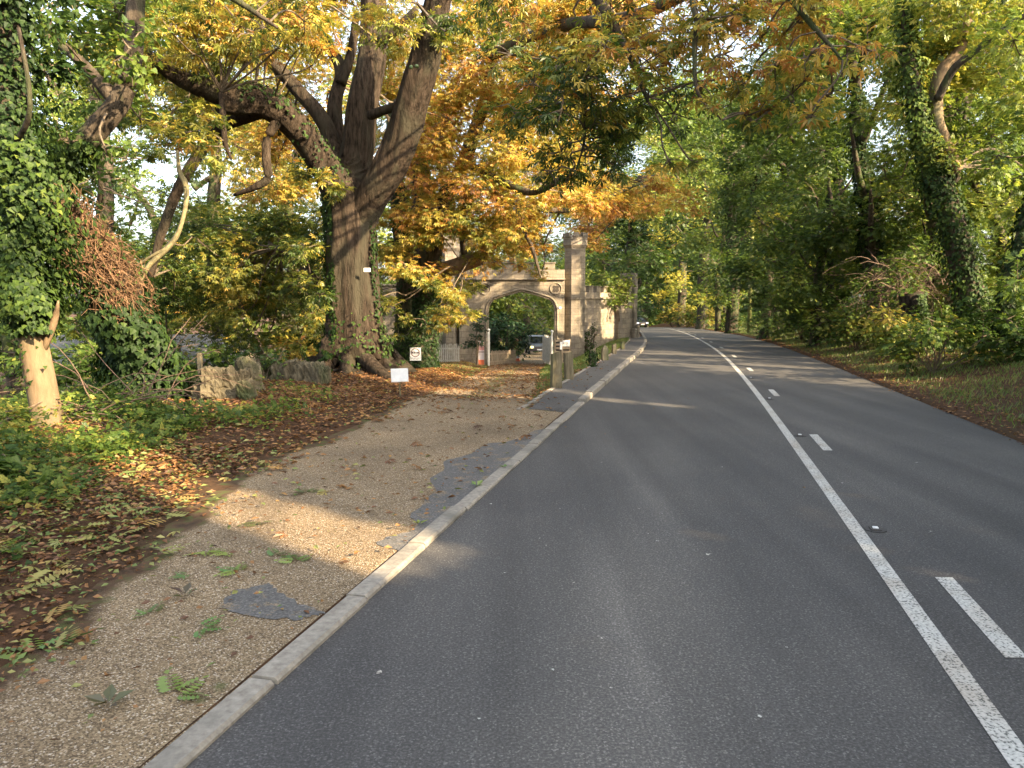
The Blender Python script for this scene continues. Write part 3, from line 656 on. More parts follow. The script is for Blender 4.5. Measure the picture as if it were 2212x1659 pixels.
strands(mm, np.stack([A2[:, 0], np.full(len(A2), -.02), A2[:, 1]], 1)[None], np.full((1, len(A2)), .05), 6, ref=(0, 1, .01), cap=True); mm.build('lancet_hood', M['stone'], fw, smooth=True)
mb = MB(); mb.box((Lw / 2, .24, zt + .0), (Lw - .02, .64, .08), bev=.02); mb.build('string_course', M['stone'], fw)
mb = MB(); mb.box((Lw / 2, .25, zt + .15), (Lw - .03, .36, .22)); mb.build('parapet', M['stone'], fw)
for k in range(7):
    mb = MB(); mb.box((.25 + k * .72, .25, zt + .38), (.38, .34, .24)); mb.box((.25 + k * .72, .25, zt + .52), (.44, .42, .045), bev=.01); mb.build('merlon', M['stone'], fw)
# end pier, taller, ragged
mb = MB(); zt2 = P(1371, 590, 36.2).z
mb.box((Lw + .1, .3, (zb + zt2) / 2), (.36, .8, zt2 - zb), bev=.02); mb.box((Lw - .22, .35, (zb + zt2 - .25) / 2), (.30, .6, zt2 - .25 - zb), bev=.02); mb.box((Lw - .62, .35, (zb + zt2 - .6) / 2), (.5, .5, zt2 - .6 - zb), bev=.02)
mb.build('end_pier', M['stone'], fw)
for dx in (-.2, .12):
    mb = MB(); mb.box((Lw + dx, -.16, -.55), (.26, .22, 2.2 + dx), bev=.05); mb.build('buttress', M['stone'], fw)

# ivy on that wall and young weeds against it
mb = MB(); iv = tag(None or bpy.data.objects.new('_', None), None) if False else None
bl = region(1302, 1362, 596, 640, 33.3, 35.2, 12, 18, .6) + region(1310, 1358, 635, 668, 32.9, 34.2, 6, 11, .5)
tw = MB(); fill_blobs(mb, tw, bl, None, SPRAY, .13, 3.4, sub=8)
o = thing('ivy', 'thick green climber spilling over the roadside sandstone wall', 'climber', P(1335, 640, 34)); 
for b_, n_, mt in ((mb, 'foliage', M['green']), (tw, 'stems', M['twig'])):
    q = b_.build(n_, mt, o); q.matrix_parent_inverse = Matrix.Translation(-o.location)
def at_world(child, parent):
    child.matrix_parent_inverse = (Matrix.Translation(parent.location) @ Matrix.Rotation(parent.rotation_euler.z, 4, 'Z')).inverted()
for i, (px, top, h) in enumerate(((1268, 728, 0), (1279, 705, 0))):
    b = G(px, 757); b = Vector(((px - 1106) / FPX * 31.6, 31.6, 0)); b.z = float(T(b.x, b.y))
    t_ = thing('wall_weed', ['short bare brown weed standing before the roadside wall', 'taller curled dark weed beside the short weed at the wall'][i], 'weed', b)
    m = MB(); z1 = P(px, top, b.y).z - b.z
    for s in range(4):
        q, u = resample([(0, 0, 0), (R.normal() * .05, 0, z1 * .5), (R.normal() * .12 + .08 * i, R.normal() * .05, z1 * R.uniform(.8, 1.1))], 8); strands(m, q[None], (.02 - .012 * u)[None], 4)
    m.build('stem', M['deadtwig'], t_); m = MB(); bl = [((R.normal() * .10, 0, z1 * R.uniform(.3, 1)), .16, .25) for _ in range(5 + 3 * i)] + [((0.02, 0, .1), .28, .5)]
    fill_blobs(m, None, bl, None, OVAL, .09, .9); m.build('leaves', M['under'], t_)

# ---------------- camera on the wall, gate posts, gates, fence, banner
b = W(1637, 902, FY - .1); t_ = thing('security_camera', 'small white security camera fixed right of the archway', 'security camera', (b.x, FY, b.z))
m = MB(); m.box((0, -.16, 0), (.10, .24, .09), rz=.5, bev=.02); m.build('housing', M['signwhite'], t_); m = MB(); m.box((.03, -.03, -.02), (.05, .06, .05)); m.build('bracket', M['signwhite'], t_); m = MB(); m.box((-.065, -.27, -.01), (.05, .02, .05), rz=.5); m.build('lens', M['dark'], t_)
def gatepost(sx, sy0, sy1, Y, label):
    p = GY(sx * S, Y); zt_ = P(sx * S, sy0 * S, Y).z - p.z
    t = thing('gate_post', label, 'gate post', p, 0, 'slim white posts with ball finials in the archway')
    m = MB(); m.box((0, 0, (zt_ - .12) / 2 - .1), (.085, .085, zt_ - .12 + .2), bev=.008); m.build('shaft', M['white'], t)
    m = MB(); rr = [.03, .055, .03, .03, .06, .07, .05, .012]; zz = [0, .012, .03, .04, .06, .085, .11, .14]
    strands(m, np.array([[[0, 0, zt_ - .12 + z] for z in zz]]), np.array([rr]), 12, cap=True, ref=(1, 0, .01)); m.build('finial', M['white'], t, smooth=True); return t, p, zt_
gp1, p1, _ = gatepost(1432, 964, 1078, 29.9, 'slim white gate post on the left side of the archway, by the banner')
gp2, p2, _ = gatepost(1617, 968, 1060, 29.9, 'slim white gate post on the right side of the archway, by the pallet')
def picket_panel(parent, L, h, n, wdt=.055, name='picket', zrow=None, lean=0, mat='oldwhite', curve_=0):
    for i in range(n):
        x = (i + .5) / n * L; z0 = 0 if zrow is None else zrow(x); hh = h * (1 + .03 * math.sin(i * 2.1)) + curve_ * abs(2 * x / L - 1)
        m = MB(); w_ = wdt / 2; v = []
        for yy in (-.012, .012): v += [[x - w_, yy, z0], [x + w_, yy, z0], [x + w_, yy, z0 + hh - w_ * 1.6], [x, yy, z0 + hh], [x - w_, yy, z0 + hh - w_ * 1.6]]
        m.add(v, [np.array([[0, 1, 2, 3, 4]]), np.array([[9, 8, 7, 6, 5]]), np.array([[0, 5, 6, 1], [1, 6, 7, 2], [2, 7, 8, 3], [3, 8, 9, 4], [4, 9, 5, 0]])]); m.build(name, M[mat], parent)
    for zz in (.22, .78):
        m = MB(); m.box((L / 2, .03, h * zz), (L, .03, .06)); m.build('rail', M[mat], parent)
g1 = thing('white_gate', 'white picket gate leaf swung inward left of the archway', 'gate', (p1.x + .06, p1.y + .05, p1.z + .05), math.radians(76)); picket_panel(g1, 3.4, .58, 22, .05, mat='palewood_shadewhite')  # white pickets take the duller wood colour to paint them as shaded
g1.rotation_euler = (math.radians(0), math.radians(2.8), math.radians(72))
g2 = thing('white_gate', 'tall weathered white gate leaf standing open edge on, right of the archway', 'gate', (p2.x - .02, p2.y + .05, p2.z + .04), math.radians(99)); picket_panel(g2, 1.5, 1.15, 12, .075); m = MB(); m.box((.75, 0.06, .6), (1.5, .02, 1.0)); m.build('panel', M['oldwhite'], g2)
# picket fence on a low stone plinth left of the gate
xa, xb = lx(1108, 30.2), lx(1345, 30.2)
pf = thing('picket_fence', 'white picket fence on a low stone base left of the gatehouse', 'fence', (xa, 30.3, lz(1070, 30.3)))
picket_panel(pf, xb - xa, .88, 42, .05)
m = MB(); m.box(((xb - xa) / 2, .03, -.4), (xb - xa, .25, .8), bev=.02); m.build('plinth', M['stone'], pf)
# banner and pole
b = GY(1410 * S, 30.1); h0 = P(0, 998 * S, 30.1).z - b.z
t_ = thing('banner', 'narrow upright banner in white, pink and orange by the left arch pier', 'banner', b)
m = MB(); m.box((0, 0, h0 / 2 + .02), (.235, .015, h0 - .04)); m.build('panel', M['banner'], t_)
for z0, z1, mt in ((.03, .27, 'orange'), (.62, .66, 'redring'), (.72, .90, 'pink'), (.92, .95, 'redring'), (1.0, 1.10, 'pink')):
    m = MB(); m.box((0, -.012, h0 * (z0 + z1) / 2.4 + .02), (.225, .004, h0 * (z1 - z0) / 1.2)); m.build('print', M[mt], t_)
m = MB(); m.box((-.14, .01, h0 * .5), (.02, .02, h0 * 1.05)); m.box((.14, .01, h0 * .55), (.03, .02, h0 * 1.18)); m.build('frame', M['palewood_shadewhite'], t_)
b = GY(1398 * S, 29.8); t_ = thing('stake', 'thin grey stake leaning against the pier beside the banner', 'stake', b)
m = MB(); strands(m, np.array([[[-.05, 0, -.05], [0, .2, .5], [.06, .45, 1.0]]]), np.array([[.022, .02, .018]]), 7, cap=True); m.build('shaft', M['deadtwig'], t_)
# pallet with papers
b = GY(1648 * S, 29.0); pz1 = P(0, 993 * S, 29.0).z; wd = (1672 - 1624) * S / FPX * 29
t_ = thing('pallet', 'wooden pallet stood on end with white papers pinned to it, right of the archway', 'pallet', b, .1)
hh = pz1 - b.z
for x in (-wd / 2 + .03, 0, wd / 2 - .03):
    m = MB(); m.box((x, .04, hh / 2), (.05, .07, hh)); m.build('stringer', M['palewood_shadewhite'], t_)
for k in range(7):
    m = MB(); m.box((0, -.006, hh * (k + .5) / 7), (wd, .02, hh * .075)); m.build('slat', M['palewood_shadewhite'], t_)
m = MB(); m.box((0, .085, hh / 2), (wd - .02, .012, hh - .04)); m.build('gap_shade', M['dark'], t_)  # dark sheet added to paint the shaded void between the slats
m = MB(); m.box((.14, -.022, hh * .83), (.29, .006, .24)); q = m.build('paper', M['signwhite'], t_)
for k, (w_, z_) in enumerate(((.18, .87), (.2, .82), (.12, .77))): m = MB(); m.box((.12, -.027, hh * z_), (w_, .003, .02)); m.build('print', M['dark'], q)
m = MB(); m.box((-.06, -.022, hh * .74), (.09, .006, .30)); m.build('paper', M['signwhite'], t_)
# bollards along the bank
def bollard(px0, px1, pyt, pyb, label, top=0, lean=0, ivyc=False):
    b = G((px0 + px1) / 2, pyb); w_ = (px1 - px0) / FPX * b.y; h = P(0, pyt, b.y).z - b.z
    t = thing('wooden_post', label, 'post', b, .25, 'weathered timber posts along the pavement bank')
    m = MB(); w2 = w_ / 2; d2 = w2 * .8
    if top == 0: tz = [h * .93, h, h * .97, h * .9]
    else: tz = [h * .72] * 4
    n = 9; rings = []
    for i in range(n):
        u = i / (n - 1); k = 1 - .08 * u
        rings.append([[sx * w2 * k + lean * u * h + R.normal() * .004, sy * d2 * k + R.normal() * .004, -.15 + u * (tz[j] + .15)] for j, (sx, sy) in enumerate(((-1, -1), (1, -1), (1, 1), (-1, 1)))])
    V = np.array(rings).reshape(-1, 3); F = [[i * 4 + j, i * 4 + (j + 1) % 4, i * 4 + 4 + (j + 1) % 4, i * 4 + 4 + j] for i in range(n - 1) for j in range(4)]
    if top == 0: m.add(V, [np.array(F), np.array([[(n - 1) * 4 + j for j in range(4)]])])
    else:
        V = np.vstack([V, [[lean * h, 0, h]]]); e = (n - 1) * 4; m.add(V, [np.array(F), np.array([[e + j, e + (j + 1) % 4, e + 4] for j in range(4)])])
    m.build('shaft', M['wood'], t)
    if ivyc:
        m = MB(); ivy_on(m, [[0, 0, 0], [0, 0, h]], [w2, w2], 260, .06, .12, .3); m.build('ivy', M['ivy'], t)
    return t
bollard(1190, 1212, 757, 841, 'tallest timber post at the near end of the pavement, slanted top')
bollard(1221, 1239, 758, 822, 'broad mossy timber post second from the near end, leaning slightly', lean=-.06)
bollard(1273, 1286, 750, 794, 'ivy wrapped timber post third from the near end', ivyc=True)
bollard(1299, 1313, 744, 780, 'pointed orange-brown timber post fourth from the near end', top=1)
bollard(1322, 1331, 742, 766, 'short thin timber post fifth from the near end, in grass')
bollard(1341, 1349, 737, 756, 'farthest small timber post close to the roadside end of the wall')
# white board on a stake
b = G(864, 856); D = b.y
t_ = thing('notice_board', 'blank white board on a thin pale stake beside the big chestnut', 'sign', b, .12)
zt_, zb_ = P(0, 796, D).z - b.z, P(0, 825, D).z - b.z; w_ = (882 - 845) / FPX * D
m = MB(); m.box((0, 0, 0), (w_, .018, zt_ - zb_), bev=.006); q = m.build('board', M['signwhite'], t_, loc=(0, 0, (zt_ + zb_) / 2)); q.rotation_euler = (math.radians(-8), math.radians(-2), 0)
m = MB(); strands(m, np.array([[[0.01, .03, -.1], [0, .035, zb_ * .5], [0, .05, zt_ * .9]]]), np.array([[.014, .014, .014]]), 6, cap=True); m.build('stake', M['vine'], t_)
# notice on the second tree
NY = 23.4; b = P(897.5, 765, NY)
t_ = thing('notice_sign', 'white notice with a faded red circle fixed to the second tree', 'sign', b)
s_ = NY / FPX; w_, h_ = 24 * s_, 28 * s_
m = MB(); m.box((0, 0, 0), (w_, .012, h_), bev=.004); m.build('board', M['signwhite'], t_)
m = MB(); th = np.linspace(0, 2 * math.pi, 33); r_ = w_ * .36; p3 = np.stack([r_ * np.cos(th), np.full(33, -.010), r_ * np.sin(th) + h_ * .12], 1)
strands(m, p3[None], np.full((1, 33), .012), 4, ref=(0, 1, .01)); m.build('ring', M['redring'], t_)
m = MB()
for x, w2 in ((-.09, .035), (-.035, .03), (.02, .03), (.08, .05)): m.box((x, -.009, h_ * .12), (w2, .005, .055))
for z, ws in ((-.30, (-.10, -.02, .09)), (-.38, (-.05, .04))):
    for x in ws: m.box((x, -.009, h_ * z), (.06, .005, .012))
m.build('print', M['dark'], t_)

# ================================================================== TREES
def trunk_parts(t, limbs, mat, off):
    """first limb = trunk, the others = limbs. returns skeleton points"""
    sk = []; out = []
    for i, L in enumerate(limbs):
        m = MB(); p, rr = limb(m, L['p'], L['r'][0], sides=L.get('s', 16), rid=L.get('rid', .05), seed=i * 7 + int(abs(off[0]) * 10), radii=L['r'])
        o = m.build('trunk' if i == 0 else 'limb', mat if L.get('m') is None else L['m'], t, smooth=True); at_world(o, t); sk.append(p); out.append((p, rr))
    return np.concatenate(sk), out
def make_tree(name, label, limbs, blobs, tpl, size, leafm, barkm, cov=2.0, group=None, base=None, twigs=True, cat='tree', **kw):
    b = base or Vector(limbs[0]['p'][0]); t = thing(name, label, cat, b, 0, group)
    sk, out = trunk_parts(t, limbs, barkm, b)
    lf, tw = MB(), MB(); fill_blobs(lf, tw if twigs else None, blobs, sk, tpl, size, cov, **kw)
    o = lf.build('crown', leafm, t); at_world(o, t)
    if twigs: o = tw.build('branches', M['twig'], t); at_world(o, t)
    return t, out
def addpart(t, m, name, mat, smooth=False): o = m.build(name, mat, t, smooth); at_world(o, t); return o

# ---- the big horse chestnut
TY = 17.6
def Q(px, py, Y=TY): return tuple(P(px, py, Y))
K_ = TY / FPX
base = GY(762, TY)
limbs = [
 dict(p=[(base.x + .05, TY, base.z - .4), (base.x + .03, TY, base.z + .15), Q(764, 770), Q(764, 690), Q(764, 590), Q(760, 510), Q(752, 445), Q(745, 390)], r=[1.35, 1.02, .76, .60, .56, .57, .53, .31], s=80, rid=.09),
 dict(p=[Q(762, 560), Q(778, 480), Q(826, 380, 17.2), Q(875, 270, 16.9), Q(908, 170, 16.6), Q(925, 90, 16.4), Q(960, -60, 16)], r=[.36, .37, .38, .36, .33, .30, .24], s=56, rid=.07),
 dict(p=[Q(752, 470), Q(758, 380, 17.9), Q(775, 290, 18), Q(793, 190, 18), Q(803, 90, 18), Q(806, -60, 18)], r=[.38, .38, .36, .34, .31, .26], s=56, rid=.07),
 dict(p=[Q(740, 450), Q(712, 375, 17.3), Q(668, 310, 17), Q(618, 255, 16.6), Q(560, 218, 16.3), Q(505, 216, 16), Q(470, 214, 15.8)], r=[.36, .34, .32, .31, .33, .33, .28], s=36, rid=.06),
 dict(p=[Q(500, 212, 16), Q(430, 185, 15.6), Q(360, 150, 15.4), Q(290, 90, 15.2)], r=[.26, .20, .14, .07], s=18),
 dict(p=[Q(745, 400), Q(722, 320, 18.3), Q(690, 250, 18.4), Q(640, 190, 18.5), Q(570, 120, 18.6), Q(480, 70, 18.8)], r=[.24, .20, .18, .16, .13, .06], s=18),
 dict(p=[Q(735, 330, 18.6), Q(722, 230, 18.8), Q(735, 150, 19), Q(700, 80, 19), Q(660, -30, 19)], r=[.20, .18, .15, .12, .08], s=16),
 dict(p=[Q(735, 180, 18.8), Q(760, 110, 18.9), Q(770, 30, 19)], r=[.13, .11, .08], s=12),
 dict(p=[Q(590, 235, 16.6), Q(540, 250, 16.7), Q(480, 275, 16.8), Q(430, 335, 16.8), Q(385, 410, 16.8), Q(350, 500, 16.8), Q(325, 600, 16.8)], r=[.13, .13, .12, .12, .12, .10, .07], s=14),
 dict(p=[Q(600, 260, 16.4), Q(578, 300, 16.3), Q(576, 350, 16.2), Q(578, 385, 16.2), Q(548, 405, 16.2), Q(505, 422, 16.3)], r=[.11, .09, .09, .09, .07, .03], s=12),
 dict(p=[Q(478, 200, 14), Q(482, 260, 14), Q(486, 310, 14), Q(500, 345, 14)], r=[.05, .06, .05, .02], s=8),
 dict(p=[Q(800, 250, 17.4), Q(840, 235, 17), Q(880, 225, 16.8)], r=[.11, .10, .12], s=10),
 dict(p=[Q(820, 90, 17.8), Q(860, 60, 17.6), Q(900, 20, 17.4)], r=[.12, .10, .08], s=10),
 dict(p=[Q(700, 640, 17.5), Q(640, 560, 18), Q(600, 535, 18.3)], r=[.14, .12, .05], s=12),
]
chest = (region(240, 700, -60, 90, 13, 17, 16, 62, .54) + region(350, 700, 20, 160, 12, 14, 7, 45, .58)
         + region(190, 480, 90, 260, 15, 18, 9, 55, .38) + region(330, 470, 240, 330, 12.5, 14, 4, 45, .45)
         + region(560, 950, -70, 90, 14.5, 16.3, 9, 44, .50) + region(560, 950, -60, 90, 18, 21, 10, 62, .60) + region(880, 1100, -40, 80, 12, 14, 2, 40, .25)
         + region(560, 720, 120, 420, 20, 23, 7, 60, .62) + region(810, 1000, 120, 430, 20, 24, 8, 60, .66)
         + region(330, 710, 440, 620, 18, 22, 18, 62, .30) + region(350, 715, 600, 740, 18.5, 23, 14, 58, .30)
         + region(600, 715, 520, 700, 16.6, 17.5, 4, 40, .28) + region(620, 720, 380, 450, 16.5, 18, 2, 36, .45))
chestnut, out = make_tree('horse_chestnut_tree', 'huge horse chestnut with forked reddish trunk and heavy bent limb beside the track', limbs, chest, PALM, .125, M['chestnut'], M['barkred'], 3.0, base=base)
m = MB(); p, rr = out[0]
ivy_on(m, p, rr, 2400, .075, .13, .35, span=(.12, .98), side=(-1.4, -.5, 0)); ivy_on(m, p, rr, 950, .07, .10, .25, span=(.1, .8), side=(1.9, .1, 0)); ivy_on(m, p, rr, 330, .07, .06, .45, span=(.1, .45), side=(0, -1, 0))
p, rr = out[3]; ivy_on(m, p, rr, 500, .08, .12, .35, span=(.05, .8), side=(0, 0, 1))
addpart(chestnut, m, 'ivy', M['ivy'])
m = MB()
for a in range(7):
    th = -math.pi / 2 + (a - 3) * .55; L = R.uniform(.9, 1.6) * (2.2 if a == 4 else 1)
    p3 = [(base.x + .62 * math.cos(th), TY + .62 * math.sin(th), base.z + .16)]
    for s in (.45, .75, 1.0): 
        x, y_ = base.x + (.55 + L * s) * math.cos(th + .12 * s), TY + (.55 + L * s) * math.sin(th + .12 * s); p3.append((x, y_, float(T(x, y_)) - .02 - .08 * s))
    limb(m, p3, .2, radii=[.20, .12, .07, .02], sides=12, rid=.08, seed=a)
addpart(chestnut, m, 'roots', M['barkred'], True)
m = MB()
for (px, py) in ((888, 145), (900, 143)):
    c = np.array(P(px, py, 12.5)); zz = np.array([-1, -.7, 0, .7, 1]) * .033; strands(m, (c + np.stack([zz * 0, zz * 0, zz], 1))[None], np.array([[.004, .026, .034, .026, .004]]), 8)
addpart(chestnut, m, 'conkers', M['sprig'], True)
q = thing('name_plate', 'small white plate nailed high on the big chestnut trunk', 'plate', P(793, 583, 16.95))
m = MB(); m.box((0, 0, 0), (14 * 16.9 / FPX, .01, 8 * 16.9 / FPX)); m.build('board', M['signwhite'], q); m = MB(); m.box((0, -.008, 0), (.09, .004, .018)); m.build('print', M['dark'], q)
# pale dead stem hanging before the left limb
vl = thing('hanging_vine', 'pale yellowish vine curling down left of the big chestnut', 'vine', P(300, 620, 12.5))
m = MB(); limb(m, [Q(383, 325, 12.5), Q(388, 370, 12.5), Q(402, 400, 12.5), Q(400, 450, 12.5), Q(385, 500, 12.5), Q(362, 535, 12.5), Q(325, 570, 12.5), Q(305, 600, 12.5), Q(300, 622, 12.5)], .045, radii=[.02, .038, .042, .034, .038, .046, .042, .038, .02], sides=12, rid=.16)
limb(m, [Q(365, 535, 12.5), Q(330, 552, 12.5), Q(285, 580, 12.6)], .03, radii=[.035, .025, .01], sides=8, rid=.05); addpart(vl, m, 'stem', M['vine'], True)
m = MB(); fill_blobs(m, None, [(P(375, 300, 12.4), .35, .5), (P(420, 290, 12.4), .35, .52), (P(450, 330, 12.3), .3, .55)], None, PALM, .17, .9); addpart(vl, m, 'leaves', M['chestnut'])

# ---- roadside chestnut whose crown hangs over the road from the left (its trunk stands behind the big one)
b2 = GY(905, 24.2)
def Q2(px, py, Y=24.2): return tuple(P(px, py, Y))
limbs = [
 dict(p=[(b2.x, b2.y, b2.z - .4), (b2.x, b2.y, b2.z + .2), Q2(915, 700), Q2(925, 600), Q2(930, 500), Q2(915, 430), Q2(905, 330)], r=[.80, .62, .42, .42, .44, .38, .25], s=40, rid=.06),
 dict(p=[Q2(925, 620), Q2(950, 590, 23.9), Q2(990, 572, 23.6), Q2(1038, 556, 23.4)], r=[.28, .26, .24, .22], s=20, rid=.1, m=M['barkpale']),
 dict(p=[Q2(925, 520), Q2(960, 430), Q2(1010, 330), Q2(1050, 200), Q2(1070, 50), Q2(1075, -80)], r=[.26, .24, .22, .18, .14, .1], s=18),
 dict(p=[Q2(1000, 350), Q2(1080, 390, 22), Q2(1150, 415, 21), Q2(1215, 385, 20)], r=[.15, .12, .10, .07], s=10),
 dict(p=[Q2(1010, 560, 24.6), Q2(1005, 480, 24.6), Q2(1010, 400, 24.6)], r=[.22, .2, .15], s=14),
 dict(p=[Q2(1060, 120, 23), Q2(1200, 60, 17), Q2(1350, 40, 13), Q2(1480, -10, 11), Q2(1620, -60, 10)], r=[.16, .13, .10, .08, .05], s=12),
 dict(p=[Q2(1420, 380, 26), Q2(1300, 430, 25), Q2(1200, 455, 24.5), Q2(1060, 420, 24.4)], r=[.03, .06, .09, .14], s=8),
 dict(p=[Q2(1126, 488, 22), Q2(1148, 530, 22), Q2(1160, 570, 22), Q2(1168, 600, 22)], r=[.07, .06, .05, .02], s=8),
]
bl = (region(950, 1260, -60, 200, 20, 24, 15, 66, .66) + region(950, 1280, 190, 460, 21, 26, 20, 62, .64) + region(1180, 1420, 370, 450, 24, 28, 11, 42, .76)
      + region(1225, 1530, 430, 540, 32.5, 35, 12, 34, .76, keep=lambda x, y: y < 430 + (1530 - x) * .45) + region(820, 1060, 440, 600, 22, 23.5, 9, 48, .58) + region(1040, 1185, 450, 550, 22, 27, 9, 38, .66)
      + region(800, 1010, 600, 705, 21, 23, 7, 30, .42) + region(1060, 1200, 560, 596, 26, 28, 4, 18, .62) + region(950, 1040, 600, 690, 24, 26, 4, 28, .55)
      + region(1180, 1340, -40, 160, 16, 20, 8, 70, .62) + region(850, 950, 690, 735, 22, 22.8, 3, 20, .25))
t3, out = make_tree('horse_chestnut_tree', 'ivy based horse chestnut behind the big one with orange crown over the gatehouse', limbs, bl, PALM, .13, M['chestnut'], M['bark'], 3.2, base=b2)
m = MB(); p, rr = out[0]; ivy_on(m, p, rr, 2200, .09, .16, .2, span=(.06, .5), side=(0, -1, 0)); addpart(t3, m, 'ivy', M['ivy'])
b3 = GY(872, 25.5)
limbs = [dict(p=[(b3.x, b3.y, b3.z - .4), Q2(876, 760, 25.5), Q2(880, 620, 25.5), Q2(868, 520, 25.5), Q2(862, 430, 25.5), Q2(845, 330, 25.5), Q2(850, 200, 25.5)], r=[.6, .42, .36, .30, .26, .2, .15], s=26, rid=.06),
         dict(p=[Q2(865, 480, 25.5), Q2(905, 440, 25.5), Q2(890, 360, 25.6), Q2(910, 250, 25.6)], r=[.2, .18, .15, .1], s=14)]
bl = region(820, 960, 150, 420, 25, 28, 7, 55, .55) + region(810, 880, 430, 640, 23.5, 26, 6, 34, .5)
t4, out = make_tree('tree', 'dark slender tree in the gap between the two chestnuts', limbs, bl, PALM, .15, M['chestnut'], M['bark'], 2.6, base=b3)
m = MB(); p, rr = out[0]; ivy_on(m, p, rr, 1800, .09, .14, .15, span=(.05, .8)); addpart(t4, m, 'ivy', M['ivy'])

# ---- near chestnut sprays overhead: a tree on the left behind the camera reaches forward over the road
b5 = Vector((-6.5, 3.0, float(T(-6.5, 3.0))))
limbs = [dict(p=[(b5.x, b5.y, b5.z - .3), (b5.x, b5.y, 3), (b5.x + .4, b5.y + .3, 6.5), (b5.x + 1.5, b5.y + 1.5, 9)], r=[.7, .45, .4, .3], s=18, rid=.06),
         dict(p=[(b5.x + 1.2, b5.y + 1.2, 8.3), (-2.5, 7, 8.2), tuple(P(1200, -120, 11)), tuple(P(1330, 60, 10.5)), tuple(P(1400, 220, 10.2))], r=[.25, .2, .12, .05, .02], s=10),
         dict(p=[(-2.5, 7, 8.2), tuple(P(1420, -140, 9.5)), tuple(P(1500, 20, 9.2)), tuple(P(1500, 100, 9.1)), tuple(P(1508, 200, 9)), tuple(P(1560, 260, 9))], r=[.16, .09, .035, .03, .022, .01], s=8),
         dict(p=[tuple(P(1480, -120, 9.4)), tuple(P(1650, -60, 9)), tuple(P(1760, 60, 8.8)), tuple(P(1820, 130, 8.6))], r=[.08, .05, .03, .01], s=8),
         dict(p=[(b5.x + 1.2, b5.y + 1.2, 8.3), tuple(P(330, -120, 10)), tuple(P(480, -20, 10)), tuple(P(600, 60, 10))], r=[.16, .10, .05, .02], s=8),
         dict(p=[tuple(P(1330, 60, 10.5)), tuple(P(1270, 160, 10.5)), tuple(P(1262, 300, 10.5)), tuple(P(1240, 380, 10.4))], r=[.04, .03, .02, .008], s=6)]
bl = (region(1080, 1470, 100, 260, 9.5, 12, 12, 62, .28) + region(1160, 1400, 230, 380, 9.5, 11.5, 9, 48, .20) + region(1300, 1560, -60, 140, 9, 11, 12, 60, .62) + region(1270, 1500, -60, 120, 14, 17, 7, 60, .6)
      + region(1480, 1900, -60, 130, 8.5, 10.5, 16, 58, .66) + region(1480, 1800, 110, 270, 8.5, 10.5, 10, 50, .52) + region(1400, 1530, 330, 370, 9, 11, 1, 35, .4)
      + region(400, 720, -40, 100, 9, 11, 6, 50, .56) + region(960, 1180, -50, 60, 10, 12, 3, 60, .5))
t5, out = make_tree('horse_chestnut_tree', 'near horse chestnut reaching in from upper left with brown edged leaf sprays over the road', limbs, bl, PALM, .125, M['chestnut'], M['bark'], 1.7, base=b5, tone_jit=.17)
t6b = Vector((-4.4, 9.2, float(T(-4.4, 9.2))))
syc = [(P(930, 10, 10.5), .45, .45), (P(1010, 40, 10.2), .45, .5), (P(1060, 0, 10), .45, .45), (P(880, -30, 10.5), .5, .4), (P(975, -20, 10.3), .45, .5), (P(1080, 60, 10), .25, .5)]

# ---- far left ivy clad tree with bare pale foot
b = GY(102, 8.9); Yq = 8.9
def Q4(px, py, Y=Yq): return tuple(P(px, py, Y))
limbs = [dict(p=[(b.x + .03, b.y, b.z - .3), Q4(104, 930), Q4(92, 850), Q4(80, 780), Q4(68, 715), Q4(60, 640)], r=[.22, .18, .165, .165, .15, .10], s=28, rid=.02, m=M['barkpale']),
         dict(p=[Q4(70, 720), Q4(60, 640), Q4(45, 540), Q4(35, 400), Q4(20, 250), Q4(15, 50), Q4(10, -100)], r=[.15, .17, .18, .18, .17, .15, .12], s=20),
         dict(p=[Q4(92, 760), Q4(118, 690), Q4(126, 650, 8.8)], r=[.04, .045, .01], s=8, m=M['barkpale']),
         dict(p=[Q4(20, 330, 8.7), Q4(60, 260, 8.3), Q4(62, 180, 8.2), Q4(40, 60, 8.2)], r=[.03, .03, .025, .02], s=6)]
t6, out = make_tree('ivy_clad_tree', 'ivy smothered tree at the far left with a smooth bare tan foot', limbs, region(-60, 150, -40, 200, 8.4, 10.5, 4, 55, .25), BROAD, .09, M['ivy'], M['bark'], 1.6, base=b)
m = MB(); p, rr = out[1]; ivy_on(m, p, rr, 9000, .062, .60, .30, span=(.10, 1)); ivy_on(m, p, rr, 2600, .075, .50, .50, span=(.08, .6), side=(1, -.6, 0)); ivy_on(m, p, rr, 1300, .06, .28, .38, span=(.0, .16)); p, rr = out[0]; ivy_on(m, p, rr, 420, .06, .14, .42, span=(.8, 1)); ivy_on(m, p, rr, 160, .055, .08, .5, span=(.45, .9), side=(-1, 0, 0))
addpart(t6, m, 'ivy', M['ivy'])
